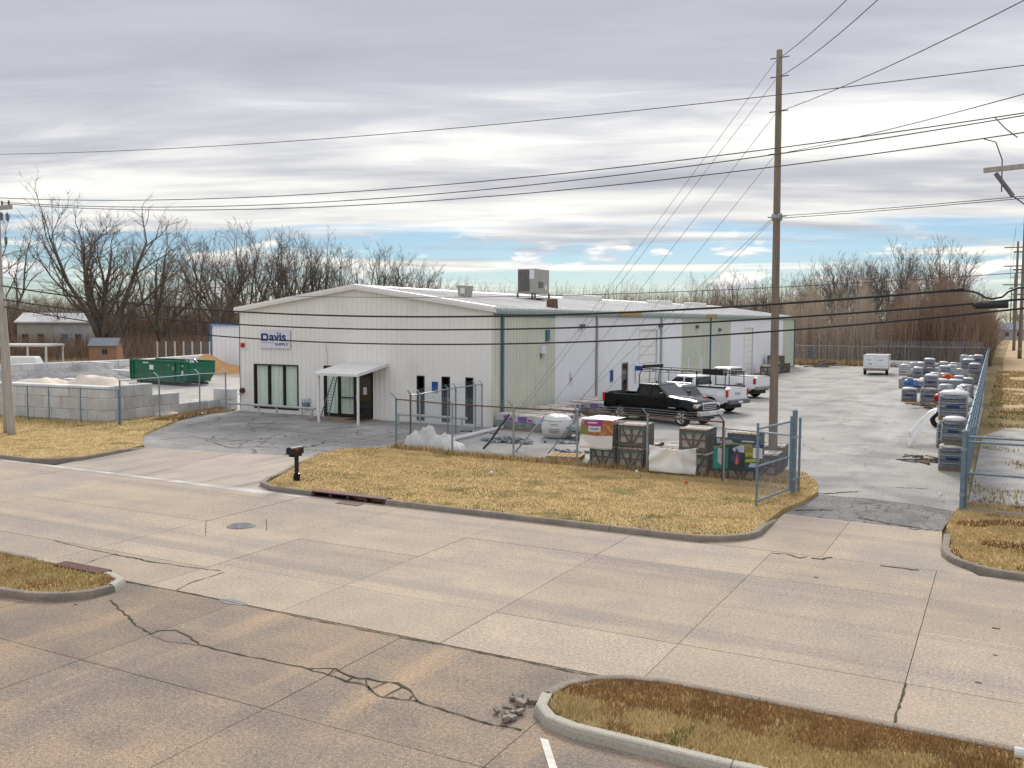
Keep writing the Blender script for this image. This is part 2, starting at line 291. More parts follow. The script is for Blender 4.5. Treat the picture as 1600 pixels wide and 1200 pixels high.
# ---------------------------------------------------------------- mesh helpers
class MB:
    def __init__(s): s.v = []; s.f = []; s.m = []; s.mats = []
    def mi(s, m):
        if m not in s.mats: s.mats.append(m)
        return s.mats.index(m)
    def add(s, vs, fs, m=None):
        o = len(s.v); s.v += [tuple(p) for p in vs]; s.f += [tuple(i+o for i in f) for f in fs]
        s.m += [s.mi(m) if m else 0]*len(fs); return s
    def box(s, c, d, rz=0.0, m=None, rx=0.0, ry=0.0, taper=1.0):
        x, y, z = d[0]/2, d[1]/2, d[2]/2
        R = Matrix.Rotation(rz, 3, 'Z') @ Matrix.Rotation(ry, 3, 'Y') @ Matrix.Rotation(rx, 3, 'X'); c = Vector(c)
        vs = [c + R @ Vector((a*x*(taper if e > 0 else 1), b*y*(taper if e > 0 else 1), e*z)) for e in (-1, 1) for a, b in ((-1,-1),(1,-1),(1,1),(-1,1))]
        return s.add(vs, [(3,2,1,0),(4,5,6,7),(0,1,5,4),(1,2,6,5),(2,3,7,6),(3,0,4,7)], m)
    def b2(s, x0, x1, y0, y1, z0, z1, m=None): return s.box(((x0+x1)/2,(y0+y1)/2,(z0+z1)/2), (x1-x0,y1-y0,z1-z0), 0, m)
    def tube(s, p0, p1, r0, r1=None, n=8, caps=True, m=None):
        r1 = r0 if r1 is None else r1; p0, p1 = Vector(p0), Vector(p1); d = p1-p0
        if d.length < 1e-6: return s
        d.normalize(); a = d.orthogonal().normalized(); b = d.cross(a)
        vs = [p + (a*cos(2*pi*i/n)+b*sin(2*pi*i/n))*r for p, r in ((p0,r0),(p1,r1)) for i in range(n)]
        fs = [(i,(i+1)%n,n+(i+1)%n,n+i) for i in range(n)]
        if caps: fs += [tuple(range(n-1,-1,-1)), tuple(range(n,2*n))]
        return s.add(vs, fs, m)
    def path(s, pts, r, n=6, m=None):
        pts = [Vector(p) for p in pts]; rs = r if isinstance(r, (list,tuple)) else [r]*len(pts)
        vs = []; fs = []; a = None
        for i, p in enumerate(pts):
            d = (pts[min(i+1,len(pts)-1)]-pts[max(i-1,0)]).normalized()
            a = d.orthogonal().normalized() if a is None else (a-d*a.dot(d)).normalized()
            b = d.cross(a); vs += [p+(a*cos(2*pi*k/n)+b*sin(2*pi*k/n))*rs[i] for k in range(n)]
        for i in range(len(pts)-1):
            for k in range(n): fs.append((i*n+k, i*n+(k+1)%n, (i+1)*n+(k+1)%n, (i+1)*n+k))
        fs += [tuple(range(n-1,-1,-1)), tuple(range((len(pts)-1)*n, len(pts)*n))]
        return s.add(vs, fs, m)
    def prism(s, poly, z0, z1, m=None):
        n = len(poly); vs = [(p[0],p[1],z0) for p in poly] + [(p[0],p[1],z1) for p in poly]
        return s.add(vs, [tuple(range(n-1,-1,-1)), tuple(range(n,2*n))] + [(i,(i+1)%n,n+(i+1)%n,n+i) for i in range(n)], m)
    def prof(s, poly, axis, a0, a1, m=None):
        """extrude a closed 2-D outline along x (outline y,z) or y (outline x,z)"""
        n = len(poly); mk = (lambda p, t: (t, p[0], p[1])) if axis == 'x' else (lambda p, t: (p[0], t, p[1]))
        vs = [mk(p, a0) for p in poly] + [mk(p, a1) for p in poly]
        return s.add(vs, [tuple(range(n-1,-1,-1)), tuple(range(n,2*n))] + [(i,(i+1)%n,n+(i+1)%n,n+i) for i in range(n)], m)
    def quad(s, a, b, c, d, m=None): return s.add([a,b,c,d], [(0,1,2,3)], m)
    def lathe(s, prof, c=(0,0,0), n=16, m=None):
        c = Vector(c); vs = [c+Vector((r*cos(2*pi*k/n), r*sin(2*pi*k/n), z)) for r, z in prof for k in range(n)]; fs = []
        for i in range(len(prof)-1):
            for k in range(n): fs.append((i*n+k, i*n+(k+1)%n, (i+1)*n+(k+1)%n, (i+1)*n+k))
        fs += [tuple(range(n-1,-1,-1)), tuple(range((len(prof)-1)*n, len(prof)*n))]
        return s.add(vs, fs, m)
    def mesh(s, name, m=None, smooth=False, fix=True):
        me = bpy.data.meshes.new(name); me.from_pydata(s.v, [], s.f)
        if s.mats and any(s.mats):
            for q in s.mats: me.materials.append(MATS[q])
            me.polygons.foreach_set('material_index', s.m)
        elif m: me.materials.append(MATS[m])
        if fix:
            bm = bmesh.new(); bm.from_mesh(me); bmesh.ops.recalc_face_normals(bm, faces=bm.faces); bm.to_mesh(me); bm.free()
        if smooth: me.polygons.foreach_set('use_smooth', [True]*len(me.polygons))
        me.update(); return me
    def build(s, name, m=None, parent=None, smooth=False, bevel=0.0, loc=None, rz=0.0, fix=True):
        o = bpy.data.objects.new(name, s.mesh(name, m, smooth, fix)); C.objects.link(o)
        if parent: o.parent = parent
        if loc is not None: o.location = loc
        if rz: o.rotation_euler.z = rz
        if bevel:
            q = o.modifiers.new('bevel', 'BEVEL'); q.width = bevel; q.segments = 2; q.limit_method = 'ANGLE'; q.angle_limit = radians(40)
        return o
def link(name, me, parent=None, loc=(0,0,0), rz=0.0, scale=None):
    o = bpy.data.objects.new(name, me); C.objects.link(o); o.location = loc; o.rotation_euler.z = rz
    if parent: o.parent = parent
    if scale: o.scale = scale
    return o
def tag(o, label, cat, group=None, kind=None):
    o['label'] = label; o['category'] = cat
    if group: o['group'] = group
    if kind: o['kind'] = kind
    return o
def thing(name, label, cat, loc=(0,0,0), rz=0.0, group=None):
    o = bpy.data.objects.new(name, None); C.objects.link(o); o.empty_display_size = .2
    o.location = loc; o.rotation_euler.z = rz; return tag(o, label, cat, group)
def struct(o): o['kind'] = 'structure'; return o
def copy_tree(o, parent=None):
    c = o.copy(); C.objects.link(c); c.parent = parent
    for ch in list(o.children): copy_tree(ch, c)
    return c
def rnd(a, b): return random.uniform(a, b)
def text_mesh(body, size, m, ext=.004, font_scale=(1,1), bold=0.0, fit=None):
    cu = bpy.data.curves.new('lettering', 'FONT'); cu.body = body; cu.size = size; cu.extrude = ext; cu.offset = bold; cu.resolution_u = 3
    o = bpy.data.objects.new('lettering', cu); C.objects.link(o)
    me = bpy.data.meshes.new_from_object(o.evaluated_get(bpy.context.evaluated_depsgraph_get()))
    bpy.data.objects.remove(o); me.materials.clear(); me.materials.append(MATS[m])
    xs = [v.co.x for v in me.vertices]; ys = [v.co.y for v in me.vertices]
    if xs:
        x0, x1, y0, y1 = min(xs), max(xs), min(ys), max(ys)
        if fit: font_scale = (fit[0]/(x1-x0), fit[1]/(y1-y0))
        for v in me.vertices: v.co.x = (v.co.x-x0)*font_scale[0]; v.co.y = (v.co.y-y0)*font_scale[1]
    return me
# ================================================================ THE SETTING: ground, road, lots, kerbs, verges
g = MB(); g.quad((-3000,-400,-.10),(3000,-400,-.10),(3000,5000,-.10),(-3000,5000,-.10)); struct(g.build('ground', 'field'))

def inside(p, poly):
    r = False; n = len(poly)
    for i in range(n):
        a, b = poly[i], poly[(i+1) % n]
        if (a[1] > p[1]) != (b[1] > p[1]) and p[0] < (b[0]-a[0])*(p[1]-a[1])/(b[1]-a[1])+a[0]: r = not r
    return r
def hold(name):
    o = bpy.data.objects.new(name, None); C.objects.link(o); o.empty_display_size = .2; return struct(o)

ROAD_S, ROAD_N = 11.86, 20.25
road = hold('road')
MB().b2(-90, 60, ROAD_S-.02, ROAD_N+.02, -.09, -.022).build('joint_bed', 'joint_dirt', road)
def slabs(parent, xs, ys, m, gap=.012):
    for i in range(len(xs)-1):
        for j in range(len(ys)-1):
            z = rnd(-.003, .003)
            MB().b2(xs[i]+gap/2, xs[i+1]-gap/2, ys[j]+gap/2, ys[j+1]-gap/2, -.085, z).build('slab', m, parent)
JX = [-1.06+3.26*k for k in range(-4, 19)]
slabs(road, [x for x in JX if x < 22], [ROAD_S, 13.62, 16.1, 18.06, ROAD_N], 'concrete_road')
JL = [-14.1-3.3*k for k in range(0, 10)][::-1]
slabs(road, JL, [ROAD_S, 13.3, 16.4, ROAD_N], 'concrete_road', .014)
MB().b2(-90, JL[0]-.014, ROAD_S, ROAD_N, -.085, 0).build('slab', 'concrete_road', road)
MB().b2(JX[[i for i, x in enumerate(JX) if x < 22][-1]]+.012, 60, ROAD_S, ROAD_N, -.085, 0).build('slab', 'concrete_road', road)
# pale washed gutter strip across the mouth of the front driveway
gp = MB(); gp.prism([(-36,20.12),(-32,20.06),(-28.6,20.0),(-25.5,19.98),(-22.5,19.9),(-20.2,19.84),(-18.6,19.78),(-17.4,19.95),(-16.9,20.15),(-19.2,20.235),(-22.5,20.22),(-28.6,20.235),(-36,20.22)], .0, .0045); gp.build('gutter_strip', 'white_gutter', road)

lot = hold('concrete_lot')
MB().b2(-40, 40, -14, ROAD_S-.03, -.09, -.022).build('joint_bed', 'joint_dirt', lot)
slabs(lot, [-18.6,-15.2,-11.83,-8.26,-5.0,-1.7,1.6], [2.3,5.5,8.72,ROAD_S-.03], 'concrete_lot', .013)
for b in ((-40,-18.61,-14,ROAD_S-.04),(1.61,40,-14,ROAD_S-.04),(-18.6,1.6,-14,2.29)): MB().b2(*b, -.085, 0).build('slab', 'concrete_lot', lot)

def crack(parent, pts, w=.03, z=.007, jag=.05, m='crack_dirt'):
    q = [Vector((p[0], p[1], 0)) for p in pts]; out = []
    for a, b in zip(q, q[1:]):
        k = max(2, int((b-a).length/.11)); nrm = Vector((-(b-a).y, (b-a).x, 0)).normalized()
        out += [a.lerp(b, i/k) + nrm*rnd(-jag, jag)*(0 if i == 0 else 1) for i in range(k)]
    out.append(q[-1]); mb = MB(); L = []; R = []
    for i, p in enumerate(out):
        d = out[min(i+1,len(out)-1)]-out[max(i-1,0)]; nrm = Vector((-d.y, d.x, 0)).normalized(); ww = w*rnd(.25, 1.0)
        ww *= .95; L.append((p.x+nrm.x*ww/2, p.y+nrm.y*ww/2, z)); R.append((p.x-nrm.x*ww*rnd(.3,.7), p.y-nrm.y*ww*rnd(.3,.7), z))
    n = len(out); mb.add(L+R, [(i, i+1, n+i+1, n+i) for i in range(n-1)]); return mb.build('crack', m, parent, fix=False)
def gp2(*a): return [G(*p) for p in a]
random.seed(3)
crack(lot, gp2((172,938),(192,955),(212,978),(236,991)), .045, jag=.03)
crack(lot, gp2((236,991),(246,986),(276,985),(298,996),(311,1008)), .05, jag=.02)
crack(lot, gp2((236,993),(262,1003),(286,1005),(311,1009)), .02, jag=.02)
crack(lot, gp2((311,1008),(360,1020),(420,1032),(480,1045)), .045, jag=.02)
crack(lot, gp2((480,1045),(525,1045),(552,1058),(585,1063),(622,1068),(640,1078),(652,1096)), .055, jag=.025)
crack(lot, gp2((480,1045),(513,1055),(540,1065),(570,1070),(585,1083),(600,1090),(640,1094),(652,1096)), .045, jag=.025)
for a in (((552,1058),(540,1065)),((572,1063),(577,1078)),((577,1078),(606,1066)),((601,1089),(628,1074)),((640,1092),(646,1087)),((513,1055),(522,1046))): crack(lot, gp2(*a), .03, jag=.015)
crack(lot, gp2((652,1096),(700,1112),(760,1130),(815,1141)), .05, jag=.02)
crack(lot, gp2((275,923),(330,934),(400,950),(500,971)), .03, jag=.01); crack(lot, gp2((500,971),(600,991),(700,1010),(800,1030),(960,1064)), .035, jag=.012)
crack(road, gp2((180,866),(200,871),(245,879)), .07, jag=.03); crack(road, gp2((245,879),(300,887),(345,892)), .035, jag=.02); crack(road, gp2((130,881),(160,871),(182,866)), .03, jag=.02)
crack(road, gp2((84,845),(130,856),(182,867)), .03, jag=.01); crack(road, gp2((192,908),(225,915),(252,919)), .04, jag=.02)
crack(road, gp2((275,923),(300,910),(352,894)), .035, jag=.012)
crack(road, gp2((1394,1148),(1402,1110),(1409,1095),(1415,1068)), .045, jag=.012)
crack(road, gp2((1207,865),(1230,866),(1250,872),(1262,870)), .07, jag=.03); crack(road, gp2((1268,872),(1285,874),(1300,871)), .09, jag=.04); crack(road, gp2((1375,884),(1400,887),(1436,891)), .10, jag=.04)
crack(road, gp2((322,812),(321,838)), .02, jag=.01); crack(road, gp2((416,811),(417,829)), .02, jag=.01); crack(road, gp2((322,814),(350,812),(388,811)), .014, jag=.01)
for px, py, r in ((1556,982,.07),(1529,1067,.06),(1555,1024,.04),(365,941,.22),(118,945,.04),(1275,902,.05)):     # oil drips and dark patches
    c = G(px, py); MB().prism([(c.x+r*(1.5 if r > .2 else 1)*cos(t*pi/5)*rnd(.7,1.1), c.y+r*.6*sin(t*pi/5)*rnd(.7,1.1)) for t in range(10)], .001, .0055).build('stain', 'crack_dirt' if r < .2 else 'asphalt_front', road)

# yard, front parking and aprons
yard = MB(); yard.prism([(-21.3,28.6),(-5.4,28.6),(-5.4,30.6),(-4.75,28),(-4.715,27.62),(-3.2,27.72),(-1.9,27.42),(-1.01,26.92),(-.95,27),(-1.0,60),(-1.9,118),(-24,114),(-24,107.4),(-21.3,107.4)], -.09, .0)
yard = struct(yard.build('yard_asphalt', 'asphalt_yard'))
fr = MB(); fr.prism([(-30.6,25.6),(-29.6,24.9),(-22.3,26.1),(-22.5,28.0),(-21.31,28.6),(-21.31,37.7),(-37.6,37.7),(-37.0,33.4),(-32.6,27.2)], -.09, .0); fr = struct(fr.build('front_parking', 'asphalt_front'))
br = MB(); br.prism([(-4.95,24.45),(-1.2,24.2),(-1.02,26.9),(-1.9,27.4),(-3.2,27.7),(-4.72,27.6),(-4.86,25.9)], -.09, -.004); struct(br.build('broken_asphalt', 'asphalt_broken'))
for pts, w in (([(1243,798),(1262,797),(1285,796),(1300,797)],.14),([(1340,808),(1360,813),(1400,819),(1440,826)],.10),([(1275,772),(1300,771),(1340,768)],.18),([(1400,762),(1450,764)],.08),([(1420,826),(1466,829)],.08)): crack(yard, gp2(*pts), w, .006, .06)
for pts, w in (([(1300,655),(1340,656),(1370,659)],.07),([(1250,636),(1290,630),(1340,618)],.05)): crack(yard, gp2(*pts), w, .006, .06)
random.seed(12)
for pts, w in (([(320,687),(360,700),(400,698),(470,702),(520,706)],.08),([(245,688),(300,682),(345,690),(420,684)],.06),([(400,698),(430,680),(500,664),(560,668)],.05),([(260,662),(330,665),(400,668),(470,676),(600,690)],.05)): crack(fr, gp2(*pts), w, .006, .07)
ap1 = hold('front_apron'); ap2 = hold('yard_apron')
MB().prism([(-28.55,20.26),(-24.2,20.26),(-25.6,25.55),(-29.55,24.88)], -.085, .002).build('slab', 'concrete_apron', ap1)
MB().prism([(-24.19,20.26),(-18.9,20.26),(-20.0,21.6),(-22.28,26.08),(-25.58,25.56)], -.085, .0).build('slab', 'concrete_apron', ap1)
MB().prism([(-5.9,20.26),(-3.3,20.26),(-3.3,24.3),(-4.95,24.43),(-4.95,21.2)], -.085, .001).build('slab', 'concrete_road', ap2)
MB().prism([(-3.29,20.26),(-.3,20.26),(-1.05,21.6),(-1.18,24.18),(-3.29,24.3)], -.085, -.001).build('slab', 'concrete_road', ap2)
left_yard = MB(); left_yard.prism([(-38.2,33.0),(-37.3,37.9),(-37.3,70),(-84,84),(-76,45),(-46,30.2),(-38.2,30)], -.09, .001); struct(left_yard.build('stone_yard', 'yard_dust'))
pad = MB(); pad.prism([(-.75,28.2),(9,28.2),(9,52),(.2,50),(-.75,46)], -.09, -.01); struct(pad.build('gravel_pad', 'gravel_pad'))
pth = MB(); pth.prism([(.0,60),(7,60),(6,300),(1.2,300),(-.2,140)], -.09, -.03); struct(pth.build('worn_path', 'far_path'))
sd = MB(); sd.prism([(7.5,20.3),(14,20.3),(14,700),(7.5,700)], -.09, -.01); struct(sd.build('side_street', 'asphalt_yard'))
# faded parking lines in front of the offices
for a, b in (((455,668),(520,655)),((562,690),(650,672)),((600,698),(655,680)),((655,670),(705,661))):
    A, B = G(*a), G(*b); d = (B-A).normalized(); n_ = Vector((-d.y, d.x, 0))*.05
    MB().add([(p.x, p.y, .006) for p in (A-n_, B-n_, B+n_, A+n_)], [(0,1,2,3)]).build('parking_line', 'line_yellow', fr, fix=False)
A, B = G(850,1155), G(868,1212); MB().add([(A.x-.055,A.y,.006),(A.x+.055,A.y,.006),(B.x+.055,B.y,.006),(B.x-.055,B.y,.006)], [(0,1,2,3)]).build('parking_line', 'line_white', lot, fix=False)

# kerbs: single castings with joints
def smooth_line(pts, step=.25):
    out = []
    for a, b in zip(pts, pts[1:]):
        a, b = Vector((a[0],a[1],0)), Vector((b[0],b[1],0)); k = max(1, int((b-a).length/step)); out += [a.lerp(b, i/k) for i in range(k)]
    out.append(Vector((pts[-1][0], pts[-1][1], 0))); return out
def arc(cx, cy, r, a0, a1, n=8): return [(cx+r*cos(radians(a0+(a1-a0)*i/n)), cy+r*sin(radians(a0+(a1-a0)*i/n))) for i in range(n+1)]
def kerb(parent, pts, piece=3.05, w=.16, h=.135, mats=None, taper0=0, taper1=0):
    """face line pts; the kerb body lies to the left of the walking direction"""
    L = smooth_line(pts); tot = sum((b-a).length for a, b in zip(L, L[1:])); acc = 0; cur = [L[0]]; pieces = []
    for a, b in zip(L, L[1:]):
        cur.append(b); acc += (b-a).length
        if acc >= piece: pieces.append(cur); cur = [b]; acc = 0
    if len(cur) > 1: pieces.append(cur)
    run = 0
    for k, pc in enumerate(pieces):
        mb = MB(); n = len(pc); vs = []
        for i, p in enumerate(pc):
            d = (pc[min(i+1,n-1)]-pc[max(i-1,0)]).normalized(); nr = Vector((-d.y, d.x, 0))
            q = p + (d*.006 if i == 0 else (-d*.006 if i == n-1 else d*0))
            if i: run += (pc[i]-pc[i-1]).length
            hh = h
            if taper0 and run < taper0: hh = .012+(h-.012)*run/taper0
            if taper1 and tot-run < taper1: hh = .012+(h-.012)*(tot-run)/taper1
            for o, z in ((-.02,-.08),(0,hh*.55),(.018,hh*.9),(.045,hh),(w-.03,hh),(w,hh*.92),(w,-.08)): vs.append((q.x+nr.x*o, q.y+nr.y*o, z))
        m = 7; fs = [(i*m+j, i*m+j+1, (i+1)*m+j+1, (i+1)*m+j) for i in range(n-1) for j in range(m-1)] + [tuple(range(m)), tuple((n-1)*m+j for j in range(m-1,-1,-1))]
        mb.add(vs, fs); mb.build('kerb_stone', (mats(k) if mats else 'kerb'), parent, smooth=False)
kn = hold('north_kerb')
MID = arc(-18.9,21.6,1.25,200,270,8)
KY = ROAD_N+.012
kerb(kn, [(-80,KY),(-30.3,KY)] + arc(-30.3,21.85,1.6,-90,-10,7) + [(-28.95,22.8),(-29.45,24.9)], taper1=1.6)
kerb(kn, [(-22.28,26.1),(-20.3,22.1)] + [(-20.12,21.45),(-19.7,20.75),(-19.0,20.36),(-18.2,KY),(-17.28,KY)], taper0=2.2)
kerb(kn, [(-14.72,KY),(-6.4,KY)] + arc(-6.4,21.8,1.53,-90,-8,8) + [(-4.9,22.5),(-4.93,23.6)], taper1=1.4)
kerb(kn, [(-1.12,23.9),(-1.08,22.0)] + arc(.55,21.85,1.6,180,270,8) + [(2,KY),(40,KY)], taper0=1.2)
# south islands
ISR = [(30,11.9)] + [(-3.9,11.9)] + [(-4.45,11.78),(-4.9,11.5),(-5.16,11.1),(-5.24,10.65),(-5.13,10.25),(-4.85,9.97),(-4.45,9.86)] + [(-3.0,9.83),(30,9.83)]
ISL = [(-30,10.02),(-16.2,10.02),(-15.2,10.14),(-14.62,10.4),(-14.3,10.8),(-14.25,11.25),(-14.5,11.68),(-15.0,11.86),(-30,11.9)]
ki = hold('island_kerb'); kerb(ki, ISR, mats=lambda k: 'kerb_new' if k in (11,12) else 'kerb'); kerb(ki, ISL, mats=lambda k: 'kerb_new' if k == 5 else 'kerb')
def turf(name, poly, z=.10, m='turf_soil'):
    mb = MB(); mb.prism(poly, -.09, z); return struct(mb.build(name, m))
V_MID = [(-19.9,21.7),(-19.5,20.9),(-18.8,20.5),(-6.45,20.42),(-5.6,20.75),(-5.1,21.4),(-5.05,22.5),(-5.02,24.6),(-4.75,26),(-4.65,27.6),(-4.95,29.2),(-5.6,30.9),(-7.3,31.6),(-7.7,29.0),(-10,28.55),(-14,28.62),(-18.2,28.72),(-20.9,29.3),(-22.3,27.8),(-22.15,26.3)]
V_LEFT = [(-60,20.43),(-30.3,20.43),(-29.6,20.7),(-29.0,21.4),(-28.9,22.2),(-29.15,23.4),(-29.6,24.8),(-30.7,25.7),(-32.6,27.4),(-35.3,31.4),(-37.2,34),(-37.3,37.5),(-39.5,37),(-38.1,30),(-46,29.4),(-60,29)]
V_RIGHT = [(.55,20.43),(9,20.43),(9,28.1),(-.74,28.1),(-.95,26.9),(-1.05,25.6),(-1.1,24.4),(-.95,23.7),(-.9,22),(-.65,21.1),(-.1,20.6)]
turf('middle_verge', V_MID); turf('left_verge', V_LEFT); turf('right_verge', V_RIGHT, .09)
turf('island_turf', [(30,11.72),(-3.9,11.72),(-4.6,11.45),(-4.98,11.05),(-5.04,10.65),(-4.95,10.33),(-4.7,10.1),(-4.3,10.02),(30,10.0)], .11)
turf('island_turf', [(-30,10.19),(-16.2,10.19),(-15.3,10.3),(-14.75,10.55),(-14.45,10.9),(-14.42,11.25),(-14.65,11.55),(-15.1,11.7),(-30,11.72)], .11)

def blades(name, label, n, sampler, hmin, hmax, mats, w=.012, lean=.6, z=.1, pick=None):
    mb = MB(); V = mb.v; F = mb.f; I = mb.m
    for q in mats: mb.mi(q)
    cnt = 0
    for _ in range(n):
        p = sampler()
        if p is None: continue
        k = pick(p) if pick else random.randrange(len(mats))
        if k is None: continue
        h = rnd(hmin, hmax); a = rnd(0, 2*pi); b = rnd(0, 2*pi); l = h*rnd(.2, lean)*1.2; ww = w*rnd(.6, 1.4)
        o = len(V); dx, dy = cos(a)*ww, sin(a)*ww
        V.append((p[0]-dx, p[1]-dy, z-.01)); V.append((p[0]+dx, p[1]+dy, z-.01)); V.append((p[0]+cos(b)*l, p[1]+sin(b)*l, z+h)); F.append((o,o+1,o+2)); I.append(k)
    o = mb.build(name, None, None, fix=False); o['kind'] = 'stuff'; tag(o, label, 'grass'); return o
def sampler(poly, zone=None):
    xs = [p[0] for p in (zone or poly)]; ys = [p[1] for p in (zone or poly)]; a, b, c, d = min(xs), max(xs), min(ys), max(ys)
    def s():
        p = (rnd(a, b), rnd(c, d)); return p if inside(p, poly) else None
    return s
from mathutils import noise as MN
def nz(p, s, o=0): return MN.noise(Vector((p[0]*s+o, p[1]*s+o*.7, o)))
def pk_mid(p):
    row = sin(p[1]*5.2+nz(p,.25,3)*2.5)
    near = p[1] < 21.4 and nz(p,.8,5) > -.1
    if (near and random.random() < .55) or (nz(p,.45,9) > .42 and random.random() < .6): return 2
    return (0 if row+rnd(-1,1) > .0 else 1) if sin(p[1]*5.2+p[0]*.12+nz(p,.3,6)*1.6)+rnd(-.9,.9) > -.55 else 3
blades('verge_grass', 'mown dormant straw-coloured grass between the two driveways', 105000, sampler(V_MID), .018, .055, ['straw','straw_pale','green_grass','straw_dark'], .011, pick=pk_mid)
# taller fringe along the front fence and at kerb backs
def fringe():
    x = rnd(-20.8, -5.4); return (x, 28.62+rnd(-.25,.35)+(.4 if x < -18.5 else 0))
blades('fence_weeds', 'longer tawny weeds along the foot of the front fence', 5200, fringe, .06, .26, ['straw','leaf_litter','straw_pale'], .014)
def pk_left(p): return (2 if (p[1] > 27 and nz(p,.5,2) > -.25 and random.random() < .7) else (0 if nz(p,.6,4)+rnd(-.5,.5) > 0 else 1))
blades('verge_grass', 'dormant verge grass with a green strip below the concrete block wall', 45000, sampler(V_LEFT, [(-46,20.4),(-28.8,37)]), .02, .06, ['straw','straw_pale','green_grass'], .014, pick=pk_left)
def pk_right(p): return 2 if nz(p,.8,6) > .25 else (0 if nz(p,1.2,1) > 0 else 1)
blades('verge_grass', 'thin dry grass around the open gate by the kerb', 45000, sampler(V_RIGHT, [(-1.1,20.4),(7.5,28)]), .02, .07, ['straw','straw_pale','leaf_litter'], .013, pick=pk_right)
def pk_isl(p):
    k = nz(p,1.1,8)+.6*nz(p,2.6,3)+(.42 if p[1] > 10.75 else -.30)
    return 0 if k+rnd(-.18,.18) > .10 else (2 if nz(p,1.7,5) > .55 and random.random() < .5 else 1)
blades('island_grass', 'rust-brown and straw grass on the island with the white hydrant', 44000, sampler([(2.5,11.72),(-3.9,11.72),(-4.6,11.45),(-4.98,11.05),(-5.04,10.65),(-4.95,10.33),(-4.7,10.1),(-4.3,10.02),(2.5,10.0)]), .03, .085, ['rust_grass','straw_pale','green_grass'], .008, z=.11, pick=pk_isl)
def pk_isl2(p): return 0 if nz(p,1.0,8)+rnd(-.2,.2) > .25 else (2 if random.random() < .12 else 1)
blades('island_grass', 'pale straw grass with brown patches on the island by the patched kerb', 15000, sampler([(-20,10.19),(-16.2,10.19),(-15.3,10.3),(-14.75,10.55),(-14.45,10.9),(-14.42,11.25),(-14.65,11.55),(-15.1,11.7),(-20,11.72)]), .03, .08, ['rust_grass','straw_pale','green_grass'], .010, z=.11, pick=pk_isl2)
def lit():
    p = (rnd(-.7, 4), rnd(28.2, 110)); k = nz(p,.22,4)
    if p[1] < 31 and p[0] < 3: return p
    if p[1] < 50: return p if nz(p,.5,7) > .28 else None
    return p if k > -.15 else None
blades('roadside_weeds', 'brown weeds and fallen leaves outside the long fence', 30000, lit, .03, .16, ['leaf_litter','straw_pale','green_grass','straw'], .025, z=-.03, pick=lambda p: (2 if nz(p,.6,2) > .3 else random.choice((0,0,1,3))))
def lit2():
    x = rnd(-24,-2); return (x, 113+rnd(-.8,1.6))
blades('fence_weeds', 'tall straw weeds along the far end of the yard', 9000, lit2, .15, .8, ['straw','straw_pale','leaf_litter'], .04, z=0)
def lit3():
    t = rnd(0,1); return (-36.2-2.0*t+rnd(-.5,.5), 31.5+5.6*t+rnd(-.4,.4))
blades('fence_weeds', 'drift of brown leaves and weeds below the low block row', 3500, lit3, .03, .16, ['leaf_litter','straw'], .03, z=.09)

# kerb inlets, manhole
def inlet(name, label, x0, x1, face, body, nb):
    t = thing(name, label, 'storm drain', ((x0+x1)/2, face, 0)); L = x1-x0; s = 1 if body > 0 else -1; mb = MB()
    mb.b2(-L/2, L/2, min(0,s*.3), max(0,s*.3), .115, .15); mb.build('cover_plate', 'iron_maroon', t, bevel=.008)
    MB().b2(-L/2, L/2, min(s*.22,s*.3), max(s*.22,s*.3), -.08, .114).build('back_wall', 'dark_void', t)
    for k in range(nb+1):
        x = -L/2+.04+(L-.08)*k/nb; MB().b2(x-.04, x+.04, min(0,s*.2), max(0,s*.2), -.02, .114).build('mullion', 'iron_maroon', t)
    MB().b2(-L/2, L/2, min(s*.002,s*.2), max(s*.002,s*.2), -.02, .012).build('sill', 'iron_maroon', t)
    return t
t = inlet('kerb_inlet', 'maroon cast iron kerb inlet with four openings near the mailbox', -17.27, -14.73, KY, 1, 4)
MB().box((.35,-.34,.004), (.75,.32,.012)).build('grate', 'iron_maroon', t)
inlet('kerb_inlet', 'dark kerb inlet on the island edge with the patched kerb', -16.5, -15.15, 11.9, -1, 3)
c = G(377,822); t = thing('manhole_cover', 'round grey iron manhole cover set in the road', 'manhole cover', (c.x, c.y, 0))
MB().lathe([(.34,.0),(.34,.012),(.31,.014)], n=28).build('ring', 'iron', t); mb = MB(); mb.lathe([(.30,.014),(.30,.020),(.28,.022)], n=28)
for i in range(-3,4):
    for j in range(-3,4):
        if hypot(i,j) < 3.2: mb.box((i*.075,j*.075,.024), (.045,.045,.006))
mb.build('lid', 'iron', t)
c = G(1570,812); tag(MB().box((c.x,c.y,.10), (.9,.35,.02)).build('drain_grate', 'iron_maroon'), 'dark flat drain grate in the grass outside the open gate', 'drain')
# rubble at the island nose
random.seed(5); rb = thing('rubble_pile', 'broken concrete chips heaped at the island nose', 'rubble', (-5.42,10.15,0))
for i in range(16):
    MB().box((rnd(-.16,.14), rnd(-.35,.42), rnd(.02,.06)), (rnd(.05,.14),rnd(.05,.12),rnd(.03,.07)), rnd(0,3), rx=rnd(-.3,.3), ry=rnd(-.3,.3)).build('chip', 'kerb', rb)
